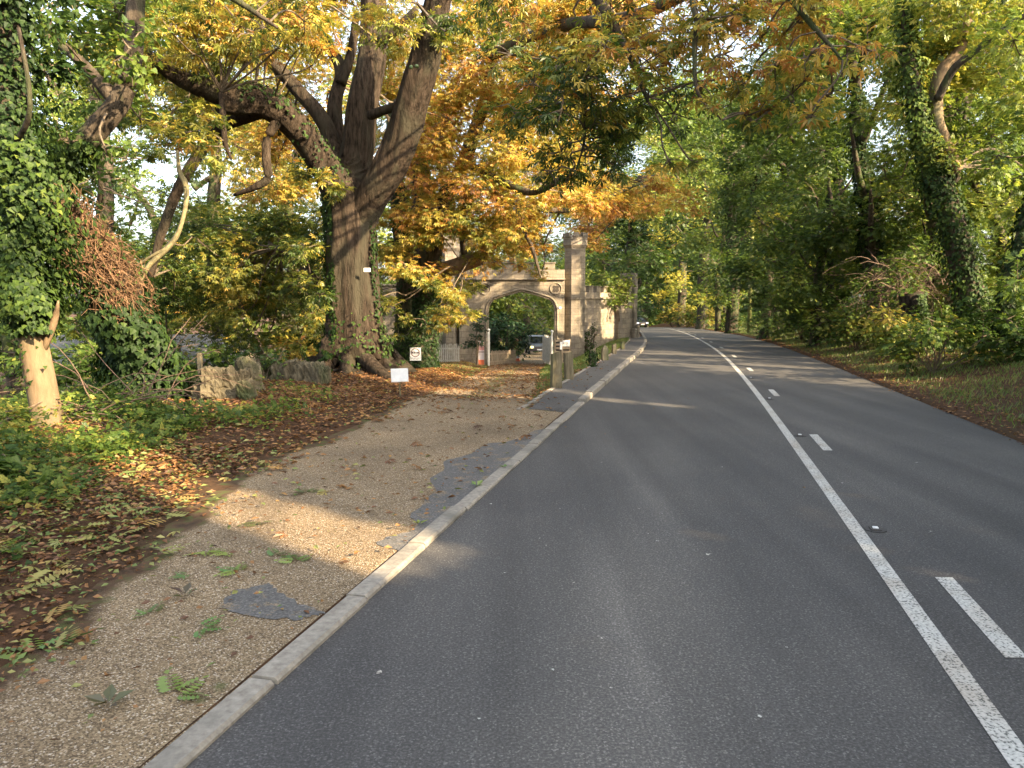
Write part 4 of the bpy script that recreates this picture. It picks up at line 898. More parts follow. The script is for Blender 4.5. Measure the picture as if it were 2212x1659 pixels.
# ---- leaning trunk with dry reddish ivy stems
b = GY(318, 11.6); Yq = 11.6
limbs = [dict(p=[(b.x, b.y, b.z - .3), Q4(312, 860, 11.6), Q4(300, 770, 11.6), Q4(268, 680, 11.4), Q4(222, 600, 11.1), Q4(165, 530, 10.8), Q4(120, 450, 10.5), Q4(90, 380, 10.4)], r=[.55, .42, .36, .34, .33, .30, .24, .18], s=28, rid=.06),
         dict(p=[Q4(105, 430, 10.5), Q4(150, 340, 10.5), Q4(205, 285, 10.5), Q4(258, 215, 10.5), Q4(285, 120, 10.6), Q4(292, 0, 10.7), Q4(300, -80, 10.7)], r=[.13, .15, .155, .14, .12, .12, .11], s=20),
         dict(p=[Q4(258, 230, 10.5), Q4(170, 130, 10.5), Q4(60, 50, 10.6), Q4(-40, 20, 10.6)], r=[.10, .07, .05, .03], s=10)]
t7, out = make_tree('ivy_clad_tree', 'leaning tree with mass of dry reddish stems and dark ivy round its foot', limbs,
    region(60, 330, -40, 120, 9.4, 12, 9, 60, .5) + region(120, 330, 60, 330, 9.3, 10.2, 4, 34, .5) + region(0, 330, 60, 330, 10.5, 12.5, 6, 50, .45), BROAD, .10, M['green'], M['bark'], 1.3, base=b)
m = MB(); p, rr = out[0]; ivy_on(m, p, rr, 6500, .09, .40, .22, span=(.02, .50)); ivy_on(m, p, rr, 900, .08, .30, .35, span=(.5, 1), side=(-.6, 0, -1)); ivy_on(m, p, rr, 900, .065, .24, .45, span=(.42, .95)); p, rr = out[1]; ivy_on(m, p, rr, 900, .08, .2, .45, span=(0, .3)); addpart(t7, m, 'ivy', M['ivy'])
m = MB(); p, rr = out[0]; n = 1700; K = len(p); i = R.integers(int(K * .42), int(K * .86), n)
tn = unit(p[np.minimum(i + 1, K - 1)] - p[i]); o_ = unit(np.cross(tn, rnd_dir(n)) + np.array([.35, -.5, .25])); st = p[i] + o_ * (rr[i] * .95)[:, None]; kk = wob(st[:, 0] * 2 + st[:, 1], st[:, 2] * 2, 1.8) + .35 * R.normal(size=n) > -.15; st, tn, o_ = st[kk], tn[kk], o_[kk]; n = len(st)
q1 = st + tn * R.normal(size=(n, 1)) * .16 + o_ * R.uniform(.02, .22, (n, 1)) + rnd_dir(n) * .06; q2 = q1 + tn * R.normal(size=(n, 1)) * .12 + rnd_dir(n) * .12; q3 = q2 + rnd_dir(n) * .12 + np.array([0, 0, -.05])
strands(m, np.stack([st, q1, q2, q3], 1), np.broadcast_to(np.array([.009, .007, .005, .003]), (n, 4)), 3)
n = 2600; i = R.integers(int(K * .42), int(K * .86), n); tn = unit(p[np.minimum(i + 1, K - 1)] - p[i]); o_ = unit(np.cross(tn, rnd_dir(n)) + np.array([.35, -.5, .25])); st = p[i] + o_ * (rr[i] + R.random(n) * .14)[:, None]; kk = wob(st[:, 0] * 2 + st[:, 1], st[:, 2] * 2, 1.8) + .3 * R.normal(size=n) > 0; st, tn, o_ = st[kk], tn[kk], o_[kk]; n = len(st)
scatter(m, st, rnd_dir(n), o_ + rnd_dir(n) * .5, R.uniform(.03, .07, n), OVAL, np.full(n, .5))
addpart(t7, m, 'dry_stems', M['roots'])

# ---- generic woodland tree
def wood_tree(px, Y, zx, crowns, label, h=None, rad=.3, tpl=SPRAY, size=.22, leafm='green', cov=2.2, ivy=0, group='trees of the roadside wood', kinks=None, name='woodland_tree', base=None, ivt=.3, **kw):
    b = base or GY(px, Y); top = h
    p = kinks or [(b.x + R.normal() * .1, b.y, b.z + top * .45), (b.x + R.normal() * .5, b.y + R.normal() * .3, b.z + top * .75), (b.x + R.normal() * .8, b.y + R.normal() * .4, b.z + top)]
    limbs = [dict(p=[(b.x, b.y, b.z - .4), (b.x, b.y, b.z + .3)] + p, r=[rad * 1.6, rad * 1.15] + list(np.linspace(rad, rad * .35, len(p))), s=18, rid=.06)]
    pp = p
    for k in range(4 if px else 0):
        a = R.uniform(0, 6.28); s0 = Vector(pp[0]) * (1 - .25 * k) + Vector(pp[-1]) * (.25 * k) if k < 4 else Vector(pp[-1]); 
        e = s0 + Vector((math.cos(a) * rad * 6, math.sin(a) * rad * 6, rad * 6)); limbs.append(dict(p=[tuple(s0), tuple((s0 + e) / 2 + Vector((0, 0, -.2))), tuple(e)], r=[rad * .45, rad * .3, rad * .12], s=8))
    t, out = make_tree(name, label, limbs, crowns, tpl, size, M[leafm], M['bark'], cov, base=b, group=group, **kw)
    if ivy:
        m = MB(); q, rr = out[0]; ivy_on(m, q, rr, ivy, .11, .3, ivt, span=(.03, .9)); addpart(t, m, 'ivy', M['ivy'])
    return t, out
# ---------------- right hand wood, from near to far
Yr = 19.0
def QR(px, py, Y=Yr): return tuple(P(px, py, Y))
b = GY(2122, 19.0)
limbs = [dict(p=[(b.x, b.y, b.z - .3), QR(2118, 740), QR(2100, 650), QR(2075, 540), QR(2045, 440), QR(2010, 370)], r=[.5, .36, .31, .29, .28, .22], s=26, rid=.05),
         dict(p=[QR(2062, 370), QR(2040, 310), QR(2025, 260), QR(2024, 190), QR(2035, 150), QR(2080, 90), QR(2110, -60)], r=[.20, .17, .16, .16, .15, .12, .08], s=16, m=M['barkpale']),
         dict(p=[QR(2025, 215, 18.8), QR(2060, 150, 18.4), QR(2110, 110, 18), QR(2170, 60, 17.5), QR(2260, 10, 17)], r=[.10, .09, .085, .08, .07], s=12),
         dict(p=[QR(2015, 380), QR(1995, 300), QR(1975, 200), QR(1960, 60), QR(1960, -60)], r=[.22, .2, .18, .14, .1], s=14),
         dict(p=[QR(2048, 390), QR(2060, 380), QR(2062, 360)], r=[.2, .18, .16], s=10)]
bl = region(1950, 2260, -60, 200, 18, 22, 14, 70, .78) + region(1900, 2060, 100, 400, 18.5, 22, 8, 55, .6) + region(2080, 2300, 200, 420, 19.5, 23, 8, 60, .45)
t, out = make_tree('woodland_tree', 'ivy hung tree at right with a pale bare curving limb', limbs, bl, SPRAY, .15, M['green'], M['bark'], 3.6, group='trees of the roadside wood', base=b)
m = MB(); p, rr = out[0]; ivy_on(m, p, rr, 3200, .10, .32, .4, span=(.05, 1)); p, rr = out[3]; ivy_on(m, p, rr, 2600, .10, .36, .65, span=(0, .9)); addpart(t, m, 'ivy', M['ivy'])
b = GY(2190, 16.0)
limbs = [dict(p=[(b.x, b.y, b.z - .3), QR(2180, 740, 16), QR(2172, 640, 16), QR(2200, 540, 16), QR(2240, 400, 16), QR(2300, 200, 16)], r=[.22, .15, .14, .13, .13, .12], s=14)]
bl = region(2120, 2420, 300, 720, 15, 18, 12, 55, .5) + region(2180, 2450, -100, 300, 14, 17, 8, 70, .5)
t, out = make_tree('woodland_tree', 'thin dark ivy covered tree leaning at the right edge', limbs, bl, SPRAY, .14, M['green'], M['bark'], 3.4, group='trees of the roadside wood', base=b)
m = MB(); p, rr = out[0]; ivy_on(m, p, rr, 2000, .09, .16, .15); addpart(t, m, 'ivy', M['ivy'])
b = GY(1905, 25.0)
kk = [QR(1885, 560, 25), QR(1880, 470, 25), QR(1868, 400, 25), QR(1856, 310, 25), QR(1850, 200, 25), QR(1830, 60, 25)]
t, out = wood_tree(1905, 25, 0, region(1720, 2010, 60, 330, 23, 27, 16, 62, .50) + region(1700, 1980, 320, 560, 24, 28, 12, 55, .36) + region(1760, 2000, -60, 90, 23, 26, 6, 70, .62), 'ivy wrapped tree right of centre with bare upper trunk', rad=.34, kinks=kk, ivy=4200, ivt=.2, size=.16, cov=3.8)
m = MB(); limb(m, [QR(1880, 430, 24.6), QR(1930, 415, 24), QR(1985, 410, 23.5)], .07, radii=[.09, .07, .05]); addpart(t, m, 'limb', M['barkpale'], True)
spec = [ # px, depth, crown regions, label, height, radius, ivy
 (1800, 31, [(1640, 1840, 150, 400, 29, 33, 12, 52, .42), (1660, 1860, 400, 620, 29, 33, 12, 46, .30), (1650, 1820, 0, 150, 28, 32, 6, 60, .55)], 'broad ivy hung tree behind the verge right of centre', 11, .36, 3500),
 (1700, 38, [(1560, 1720, 200, 420, 36, 40, 11, 48, .40), (1580, 1760, 420, 660, 36, 40, 12, 42, .22)], 'dark leafy tree just right of the mossy pole', 11, .34, 2600),
 (1580, 46, [(1500, 1640, 260, 420, 44, 50, 9, 42, .45), (1540, 1625, 440, 640, 44, 50, 8, 36, .35)], 'tree standing just left of the mossy pole', 12, .34, 2600),
 (1515, 62, [(1440, 1580, 300, 450, 58, 66, 9, 38, .55), (1490, 1580, 450, 650, 60, 66, 8, 28, .40)], 'sunlit tree by the inside of the bend', 14, .4, 1500),
 (1470, 96, [(1380, 1520, 300, 470, 85, 100, 10, 34, .72), (1400, 1520, 470, 660, 90, 105, 12, 26, .92)], 'tree at the far bend with sun glow painted into its pale leaves', 18, .5, 0),  # high leaf tones paint the sunlit glow at the end of the road
 (2040, 28, [(1980, 2260, 60, 300, 26, 31, 10, 60, .55), (1980, 2260, 300, 560, 25, 30, 14, 55, .40), (2140, 2300, 540, 720, 23, 27, 6, 45, .55)], 'leafy tree behind the pale limbed tree', 12, .34, 1500),
 (1960, 36, [(1880, 2060, 340, 600, 33, 38, 12, 48, .38), (1700, 1900, -60, 160, 33, 38, 8, 60, .6)], 'tree deep in the wood behind the bramble tangle', 14, .34, 1500),
]
for px, Y, regs, lab, h, rad, iv in spec:
    bl = []
    for r_ in regs: bl += region(*r_)
    wood_tree(px, Y, 0, bl, lab, h=h, rad=rad, ivy=iv, ivt=.22, size=.17 if Y < 50 else .35, cov=4.2)
for px, Y, regs, lab, h, rad, iv in [
 (1760, 27, [(1660, 1900, 480, 690, 25, 29, 16, 42, .50), (1640, 1800, 380, 520, 26, 30, 8, 44, .55)], 'low branched green tree filling the gap above the verge, right of the pole', 6, .16, 500),
 (1650, 36, [(1625, 1740, 300, 690, 33, 38, 16, 38, .45)], 'narrow ivy green tree touching the right side of the mossy pole', 9, .2, 900),
 (2000, 23, [(1900, 2080, 420, 640, 21.5, 25, 12, 46, .55)], 'bright leafed young tree between the two ivy trunks', 6, .14, 300),
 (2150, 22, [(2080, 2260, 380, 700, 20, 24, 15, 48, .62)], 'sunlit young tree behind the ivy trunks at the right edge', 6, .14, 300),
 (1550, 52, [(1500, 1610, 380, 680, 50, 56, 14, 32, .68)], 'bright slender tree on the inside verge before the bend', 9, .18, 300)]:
    bl = []
    for r_ in regs: bl += region(*r_)
    wood_tree(px, Y, 0, bl, lab, h=h, rad=rad, ivy=iv, ivt=.3, size=.15 if Y < 50 else .3, cov=3.6)
# trees beyond the bend and far behind
far = [(1500, 150, 'farthest tree closing the view at the bend', .3), (1395, 120, 'dark tree over the far left side of the road', .12), (1350, 75, 'dark spreading tree behind the roadside wall', .15), (1560, 110, 'tall pale tree beyond the pole', .45), (1660, 80, 'tall tree filling the gap above the pole', .4), (1450, 170, 'far dark tree at the road end', .15)]
for px, Y, lab, tn in far:
    r0 = 46 if Y > 100 else 60
    bl = region(px - 110, px + 110, 180, 460, Y - 6, Y + 6, 14, r0, tn + .08) + region(px - 90, px + 90, 440, 690, Y - 5, Y + 5, 13, r0 * .8, tn)
    if px < 1400: bl = [q for q in bl if q[0].x / q[0].y * FPX + 1106 < 1475]
    if px == 1350: bl = region(1290, 1480, 430, 600, 70, 78, 16, 34, .10) + region(1370, 1420, 560, 690, 70, 78, 7, 22, .08)
    if px == 1395: bl = region(1380, 1470, 520, 660, 115, 125, 8, 24, .1) + region(1375, 1400, 600, 695, 115, 125, 5, 16, .05)
    wood_tree(px, Y, 0, bl, lab, h=Y * .2, rad=.28, size=.42, cov=3.6, group='trees beyond the bend')

# utility pole
b = GY(1617, 43.5); h = P(0, 480, 43.5).z - b.z
t_ = thing('utility_pole', 'mossy yellow-green timber pole standing on the right verge', 'pole', b); m = MB(); strands(m, np.array([[[0, 0, -.3], [0, 0, h / 2], [0, 0, h]]]), np.array([[.13, .115, .10]]), 12, cap=True); m.build('shaft', M['pole'], t_, smooth=True)
m = MB(); m.box((0, 0, h - .5), (.5, .08, .08)); m.build('crossarm', M['pole'], t_)

# ---------------- left background wood
lspec = [
 (480, 30, [(330, 640, 60, 300, 28, 33, 10, 52, .5), (420, 700, 330, 560, 27, 32, 9, 50, .42), (380, 700, 560, 700, 26, 30, 7, 40, .5)], 'olive leaved tree behind the bent limb of the big chestnut', 'chestnut'),
 (230, 24, [(100, 330, 560, 700, 22, 26, 8, 42, .48), (180, 420, 330, 560, 23, 27, 7, 46, .45), (120, 330, 680, 760, 20, 24, 4, 34, .55), (170, 340, 260, 420, 30, 34, 5, 34, .5)], 'yellowish leafy tree behind the leaning ivy tree', 'green'),
 (40, 20, [(-80, 200, 150, 480, 18, 22, 8, 55, .45), (-60, 130, 620, 800, 17, 20, 7, 44, .4)], 'dark leafy tree at the left edge behind the ivy tree', 'green'),
 (330, 44, [(180, 480, 120, 330, 42, 48, 5, 40, .55), (300, 560, 400, 640, 40, 48, 7, 38, .3)], 'distant thin crowned tree seen through the left gap', 'green'),
 (640, 38, [(480, 740, 200, 420, 36, 42, 7, 46, .62), (620, 720, 560, 780, 34, 40, 6, 34, .55)], 'orange tinted tree far behind the big chestnut trunk', 'chestnut'),
 (1000, 40, [(960, 1130, 60, 300, 38, 44, 8, 48, .62), (1080, 1300, 300, 470, 38, 46, 10, 44, .66), (1000, 1130, 430, 600, 36, 42, 6, 34, .6)], 'tall orange tree standing behind the gatehouse', 'chestnut'),
]
for px, Y, regs, lab, lm in lspec:
    bl = []
    for r_ in regs: bl += region(*r_)
    wood_tree(px, Y, 0, bl, lab, h=10 if Y < 30 else 13, rad=.28, size=.20, cov=3.0, leafm=lm, tpl=PALM if lm == 'chestnut' else SPRAY, group='trees behind the left verge', ivy=600)

# ---------------- shrubs
def bush(px, py, Y, rpx, label, leafm='under', tone=.45, n=6, size=.12, cov=2.6, group='shrubs of the roadside wood', name='shrub', tpl=SPRAY, tall=1.0, base=None):
    b = base or GY(px, Y); r = rpx / FPX * Y
    t = thing(name, label, 'shrub', b, 0, group)
    bl = [((b.x + R.normal() * r * .45, b.y + R.normal() * r * .4, b.z + r * tall * R.uniform(.25, 1.25)), r * R.uniform(.4, .62), tone + R.normal() * .08) for _ in range(n)]
    lf, tw = MB(), MB(); fill_blobs(lf, tw, bl, np.array([[b.x, b.y, b.z]]), tpl, size, cov); addpart(t, lf, 'foliage', M[leafm]); addpart(t, tw, 'stems', M['twig']); return t
bush(2020, 0, 15.5, 85, 'green leafy shrub at the verge foot under the pale limbed tree', tone=.62, n=9)
bush(2120, 0, 16.5, 80, 'dark shrub at the foot of the ivy trunk, right verge', tone=.3, n=8)
bush(2200, 0, 14.8, 75, 'leafy shrub at the right edge above the fallen leaves', tone=.4, n=8)
bush(1930, 0, 19, 75, 'pale green shrub spilling onto the verge left of the ivy trunk', tone=.75, n=9)
bush(1850, 0, 22.5, 65, 'shrub with yellowing leaves below the ivy wrapped tree', tone=.68, n=8)
bush(1790, 0, 27, 62, 'low green bush between verge and dark trees', tone=.5, n=7)
bush(1730, 0, 31, 55, 'dark bush behind the grass verge, right of the pole', tone=.25, n=7, tall=1.6)
bush(1680, 0, 36, 46, 'small dark bush nearer the mossy pole', tone=.22, n=7, tall=1.8)
bush(1575, 0, 52, 30, 'bush by the verge left of the mossy pole', tone=.5, n=6, size=.2, tall=1.6)
bush(1520, 0, 64, 24, 'bush on the verge at the start of the bend', tone=.6, n=6, size=.25, tall=1.8)
bush(2130, 0, 21, 80, 'sunny yellow-green bush glimpsed behind the ivy trunk', tone=.78, n=8, tall=1.2)
bush(1960, 0, 25, 80, 'tall shrub behind the bramble tangle', tone=.5, n=9, tall=1.5)
bush(1830, 0, 29, 70, 'tall dark shrub left of the bramble tangle', tone=.3, n=8, tall=1.7)
bush(1452, 0, 92, 26, 'bush at the far bend with sun glow put into its leaf tone', tone=.95, n=9, size=.32, tall=1.6)  # pale tones of this and the next two bushes paint sunlight on them
bush(1490, 0, 80, 24, 'bush just short of the far bend, pale leaf tone standing for sunlight', tone=.88, n=9, size=.3, tall=1.5)
bush(1545, 0, 58, 26, 'bush between the bend and the mossy pole, leaf tone painted as sunlit', tone=.85, n=8, size=.22, tall=1.5)
# dead bramble tangle
for (px, py, Y, rp, lab) in ((1950, 620, 21.5, 85, 'tangle of dead brown bramble stems amid the right hand shrubs'), (1870, 690, 23, 50, 'smaller heap of dead stems above the grass verge')):
    b = GY(px, Y); c = np.array(P(px, py, Y)); r = rp / FPX * Y; t = thing('bramble', lab, 'bramble', b); n = 240; m = MB()
    st = c + R.normal(size=(n, 3)) * r * np.array([.45, .3, .35]); d = rnd_dir(n) * np.array([1, .7, .8]); pts = [st]
    for k in range(4): d = unit(d + rnd_dir(n) * .35 + np.array([0, 0, -.16 * k])); pts.append(pts[-1] + d * r * .22)
    strands(m, np.stack(pts, 1), np.broadcast_to(np.array([.010, .009, .008, .006, .004]), (n, 5)), 3); addpart(t, m, 'stems', M['deadtwig'])
    m = MB(); fill_blobs(m, None, [(c + R.normal(size=3) * r * np.array([.5, .4, .35]), r * .4, .5) for _ in range(12)], None, SPRAY, .11, 1.3); addpart(t, m, 'leaves', M['under'])
# broken red-brown stump in it
b = GY(1968, 20.5); c = P(1968, 655, 20.5); t = thing('tree_stump', 'broken reddish stump draped with ivy in the right hand tangle', 'stump', b)
m = MB(); limb(m, [(b.x, b.y, b.z - .2), ((b.x + c.x) / 2 + .1, b.y, (b.z + c.z) / 2), (c.x, c.y, c.z + .25)], .35, radii=[.35, .3, .3], sides=18, rid=.1); addpart(t, m, 'trunk', M['barkred'], True)
m = MB(); ivy_on(m, [(b.x, b.y, b.z), (c.x, c.y, c.z + .3)], [.3, .3], 700, .09, .2, .35, side=(1, -.3, 0)); addpart(t, m, 'ivy', M['ivy'])
# left shrubs
L_ = 'undergrowth on the left verge'
bush(-5, 0, 8.0, 55, 'bright green leafy bush at the left edge beside the pale trunk', tone=.78, n=7, group=L_, size=.07, tpl=BROAD)
bush(185, 0, 11.5, 55, 'low leafy bush between the pale trunk and the leaning tree', tone=.35, n=7, group=L_, size=.09, tall=.5)
bush(260, 0, 9.3, 60, 'low spreading green bush in front of the leaning tree', tone=.38, n=8, group=L_, size=.09, tall=.35)
bush(350, 0, 9.4, 45, 'low green bush before the broken slabs', tone=.36, n=7, group=L_, size=.09, tall=.15)
bush(410, 0, 12.2, 36, 'dark ivy heap left of the broken slabs', tone=.25, n=6, group=L_, size=.09, leafm='ivy')
bush(570, 0, 15.5, 48, 'dark green bush between the two runs of stone slabs', tone=.25, n=8, group=L_, size=.10, leafm='green')
bush(-90, 0, 5.8, 90, 'bush cut by the left edge of the view, low down', tone=.35, n=8, group=L_, size=.09, tpl=BROAD, tall=.6)
bush(150, 0, 14.5, 90, 'leafy bush behind the pale trunk', tone=.5, n=8, group=L_, size=.12, tall=1.0)
bush(240, 0, 18, 80, 'yellow green bush farther back on the left', tone=.62, n=8, group=L_, size=.12, tall=1.1)
bush(480, 0, 19, 70, 'green bush behind the broken slabs', tone=.4, n=8, group=L_, size=.12, tall=.9)
bush(650, 0, 20, 60, 'bush with autumn leaves left of the chestnut trunk', tone=.6, n=8, group=L_, size=.12, tall=1.1, leafm='chestnut')
# gatehouse greenery
bush(1030, 0, 29.2, 30, 'round dark evergreen shrub against the left arch pier', 'yew', .4, 6, .10, 3.4, group=None, name='evergreen_shrub', tall=3.0)
bush(1088, 0, 36.5, 44, 'large dark evergreen seen through the left of the archway', 'yew', .5, 14, .15, 3.2, group='evergreens inside the archway', name='evergreen_shrub', tall=1.6)
bush(1062, 0, 34.5, 36, 'tall dark evergreen just inside the left jamb', 'yew', .5, 12, .15, 3.2, group='evergreens inside the archway', name='evergreen_shrub', tall=1.7)
bush(1213, 0, 35.5, 24, 'dark evergreen just inside the right jamb of the archway', 'yew', .45, 12, .15, 3.2, group='evergreens inside the archway', name='evergreen_shrub', tall=2.0)
bush(1165, 0, 62, 26, 'blue-green conifer in the distance through the archway', 'yew', .9, 8, .25, 3, group=None, name='conifer', tall=1.5)
bl = region(1050, 1215, 620, 690, 52, 60, 14, 28, .5) + region(1040, 1225, 560, 640, 48, 60, 10, 30, .45)
wood_tree(1100, 56, 0, bl, 'leafy tree overhanging the track beyond the archway', h=8, rad=.3, size=.3, cov=2.2, leafm='green', group='trees beyond the archway')
bl = region(1040, 1230, 600, 740, 84, 94, 18, 26, .6)
wood_tree(1140, 90, 0, bl, 'pale tree closing the view through the archway', h=10, rad=.4, size=.45, cov=2.4, leafm='green', group='trees beyond the archway')
bl = region(1290, 1372, 560, 620, 38, 42, 9, 26, .35)
wood_tree(1330, 40, 0, bl, 'green tree rising behind the roadside wall', h=4.0, rad=.15, size=.22, cov=2.6, group=None)

# ---------------- stone slabs at the left
def rock(c, d, rz, seed, tilt=0.0):
    g = np.random.default_rng(seed); n = 11; m = MB()
    u = np.linspace(-1, 1, n); V = []; F = []
    ph = g.uniform(0, 6, 9)
    def dsp(p):
        return 1 + .07 * math.sin(p[0] * 3 + ph[0]) + .07 * math.sin(p[1] * 4 + p[2] * 3 + ph[1]) + .06 * math.sin(p[2] * 7 + p[0] * 2 + ph[2]) + .04 * math.sin(p[0] * 9 + p[2] * 11 + ph[3]) + .03 * math.sin(p[1] * 13 + p[2] * 17 + ph[4]) + .03 * math.sin(p[0] * 19 + ph[5])
    vid = {}
    for ax in range(3):
        for s in (-1, 1):
            for i in range(n):
                for j in range(n):
                    p = [0, 0, 0]; p[ax] = s; p[(ax + 1) % 3] = u[i]; p[(ax + 2) % 3] = u[j]; key = tuple(round(a, 4) for a in p)
                    if key not in vid:
                        l = max(1.0, sum(abs(a) ** 14 for a in p) ** (1 / 14)); k = dsp(p) / l; vid[key] = len(V)
                        V.append([p[0] * d[0] / 2 * k, p[1] * d[1] / 2 * k, p[2] * d[2] / 2 * k])
            for i in range(n - 1):
                for j in range(n - 1):
                    q = []
                    for (a, b_) in ((i, j), (i + 1, j), (i + 1, j + 1), (i, j + 1)):
                        p = [0, 0, 0]; p[ax] = s; p[(ax + 1) % 3] = u[a]; p[(ax + 2) % 3] = u[b_]; q.append(vid[tuple(round(x, 4) for x in p)])
                    F.append(q if s > 0 else q[::-1])
    V = np.array(V); ct, st_ = math.cos(tilt), math.sin(tilt); V = V @ np.array([[ct, 0, -st_], [0, 1, 0], [st_, 0, ct]])
    c_, s_ = math.cos(rz), math.sin(rz); V = V @ np.array([[c_, s_, 0], [-s_, c_, 0], [0, 0, 1]]) + np.array(c); m.add(V, np.array(F)); return m
def stones(name, label, lst, Y):
    b = GY(lst[0][0], Y); t = thing(name, label, 'stone wall', b)
    for k, (px, py0, py1, wpx, tilt, dY) in enumerate(lst):
        y_ = Y + dY; s_ = y_ / FPX; c = P(px, (py0 + py1) / 2, y_); o = rock((c.x, c.y, c.z - .04), (wpx * s_ * 1.15, .35, (py1 - py0) * s_ * 1.2), R.uniform(-.3, .3), k + int(px), tilt).build('slab', M['rock'], t, smooth=False); at_world(o, t)
    return t
stones('broken_stone_wall', 'broken wall of tilted tan stone slabs beside the leaning tree', [(458, 796, 845, 36, .05, 0), (455, 830, 888, 52, .0, .05), (490, 793, 845, 34, -.25, .2), (497, 835, 888, 46, -.15, .1), (515, 850, 890, 40, -.3, .0), (535, 825, 880, 26, -.18, -.1), (538, 780, 860, 40, -.05, 1.2), (440, 878, 898, 60, 0, -.3), (395, 880, 902, 50, 0, -.3), (520, 800, 850, 24, .1, .4)], 11.4)
stones('standing_slab_wall', 'row of upright tan stone slabs against the chestnut trunk', [(680, 786, 850, 30, .0, 0), (655, 784, 848, 30, .04, .1), (632, 784, 850, 26, -.03, .2), (610, 786, 850, 28, .05, .3), (588, 790, 848, 26, 0, .6), (566, 792, 846, 26, .05, .8), (698, 792, 850, 24, .1, -.1)], 15.3)
b = GY(430, 17.5); t_ = thing('fence_stake', 'plain wooden stake standing behind the broken slabs', 'stake', b); zt_ = P(428, 762, 17.5).z - b.z
m = MB(); m.box((0, 0, zt_ / 2 - .1), (.10, .10, zt_ + .2), bev=.01); m.build('shaft', M['wood'], t_)
# outbuilding roof down the slope
b = P(330, 800, 24); bx = thing('outbuilding', 'low outbuilding with grey slate roof glimpsed through the left trees', 'building', (b.x, 24, float(T(b.x, 24.0))), .12)
zr1, zr0 = P(0, 722, 25).z - bx.location.z, P(0, 790, 23.3).z - bx.location.z
m = MB(); m.add([[-3.2, -1.2, zr0], [3.0, -1.2, zr0], [3.0, .9, zr1], [-3.2, .9, zr1], [-3.2, 3.0, zr0], [3.0, 3.0, zr0]], np.array([[0, 1, 2, 3], [3, 2, 5, 4]])); m.build('roof', M['slate'], bx)
m = MB(); m.box((-.1, .9, (zr0 - .6) / 2), (5.8, 3.8, zr0 + .6)); m.add([[-2.98, -1, zr0], [-2.98, 2.8, zr0], [-2.98, .9, zr1 - .05]], np.array([[0, 1, 2]])); m.add([[2.78, -1, zr0], [2.78, 2.8, zr0], [2.78, .9, zr1 - .05]], np.array([[0, 2, 1]])); m.build('wall', M['stone'], bx)
# cone
b = GY(1517 * S, 37.5); t_ = thing('traffic_cone', 'small orange and white traffic cone on the track beyond the archway', 'traffic cone', b)
m = MB(); m.box((0, 0, .02), (.28, .28, .04), bev=.01); m.build('base', M['orange'], t_)
for z0, z1, r0, r1, mt in ((.04, .15, .10, .08, 'orange'), (.15, .30, .08, .05, 'signwhite'), (.30, .42, .05, .025, 'orange')):
    m = MB(); strands(m, np.array([[[0, 0, z0], [0, 0, z1]]]), np.array([[r0, r1]]), 14, cap=True, ref=(1, 0, .01)); m.build('cone_band', M[mt], t_, smooth=False)

# ---------------- cars
def make_car(label, loc, rz, paint_, lamp, cat='car'):
    t = thing('car', label, cat, loc, rz)
    prof = [(-2.05, .35), (-2.1, .55), (-2.0, .78), (-1.1, .90), (-.35, 1.38), (.2, 1.46), (1.0, 1.42), (1.75, 1.0), (2.05, .92), (2.12, .6), (2.05, .35)]   # front at -y
    def xs(z): return .86 if z < .9 else .86 - (z - .9) * .38
    m = MB(); V = []; n = len(prof)
    for s in (-1, 1): V += [[s * xs(z) * (.93 if abs(y_) > 2.0 else 1), y_, z] for y_, z in prof]
    F = [[i, i + 1, n + i + 1, n + i] for i in range(n - 1)] + [[n - 1, 0, n, 2 * n - 1]]
    m.add(V, [np.array(F), np.array([list(range(n))[::-1]]), np.array([[n + i for i in range(n)]])]); body = m.build('body', paint_, t)
    m = MB(); m.add([[-.68, -1.06, .94], [.68, -1.06, .94], [.60, -.42, 1.345], [-.60, -.42, 1.345]], np.array([[0, 1, 2, 3]])); m.v[0] = m.v[0] + np.array([0, -.012, .012]); m.build('windscreen', M['glass'], t)
    m = MB(); m.add([[-.66, 1.72, 1.03], [.66, 1.72, 1.03], [.6, 1.06, 1.40], [-.6, 1.06, 1.40]], np.array([[0, 3, 2, 1]])); m.v[0] = m.v[0] + np.array([0, .012, .012]); m.build('rear_window', M['glass'], t)
    for s in (-1, 1):
        m = MB(); m.add([[s * .872, -.9, .95], [s * .872, 1.4, .98], [s * .70, .95, 1.35], [s * .70, -.3, 1.35]], np.array([[0, 1, 2, 3]] if s > 0 else [[3, 2, 1, 0]])); m.build('side_window', M['glass'], t)
        m = MB(); m.box((s * .66, -2.07, .66), (.30, .10, .15), bev=.03); m.build('headlight', M[lamp], t)
        m = MB(); m.box((s * .98, -.75, .98), (.18, .10, .12), bev=.03); m.build('mirror', paint_, t)
        for y_ in (-1.3, 1.3):
            m = MB(); th = [.30, .32, .32, .30]; strands(m, np.array([[[s * (.70 + .05 * k), y_, .32] for k in range(4)]]), np.array([th]), 20, cap=True, ref=(0, 1, .01)); w_ = m.build('wheel', M['tyre'], t)
            m = MB(); strands(m, np.array([[[s * .84, y_, .32], [s * .862, y_, .32]]]), np.array([[.2, .18]]), 14, cap=True, ref=(0, 1, .01)); m.build('rim', M['rim'], w_)
    m = MB(); m.box((0, -2.10, .60), (.8, .06, .10), bev=.01); m.build('grille', M['dark'], t); m = MB(); m.box((0, -2.10, .40), (1.55, .10, .10), bev=.02); m.build('bumper', M['dark'], t)
    m = MB(); m.box((0, -2.14, .48), (.5, .01, .1)); m.build('number_plate', M['signwhite'], t); return t
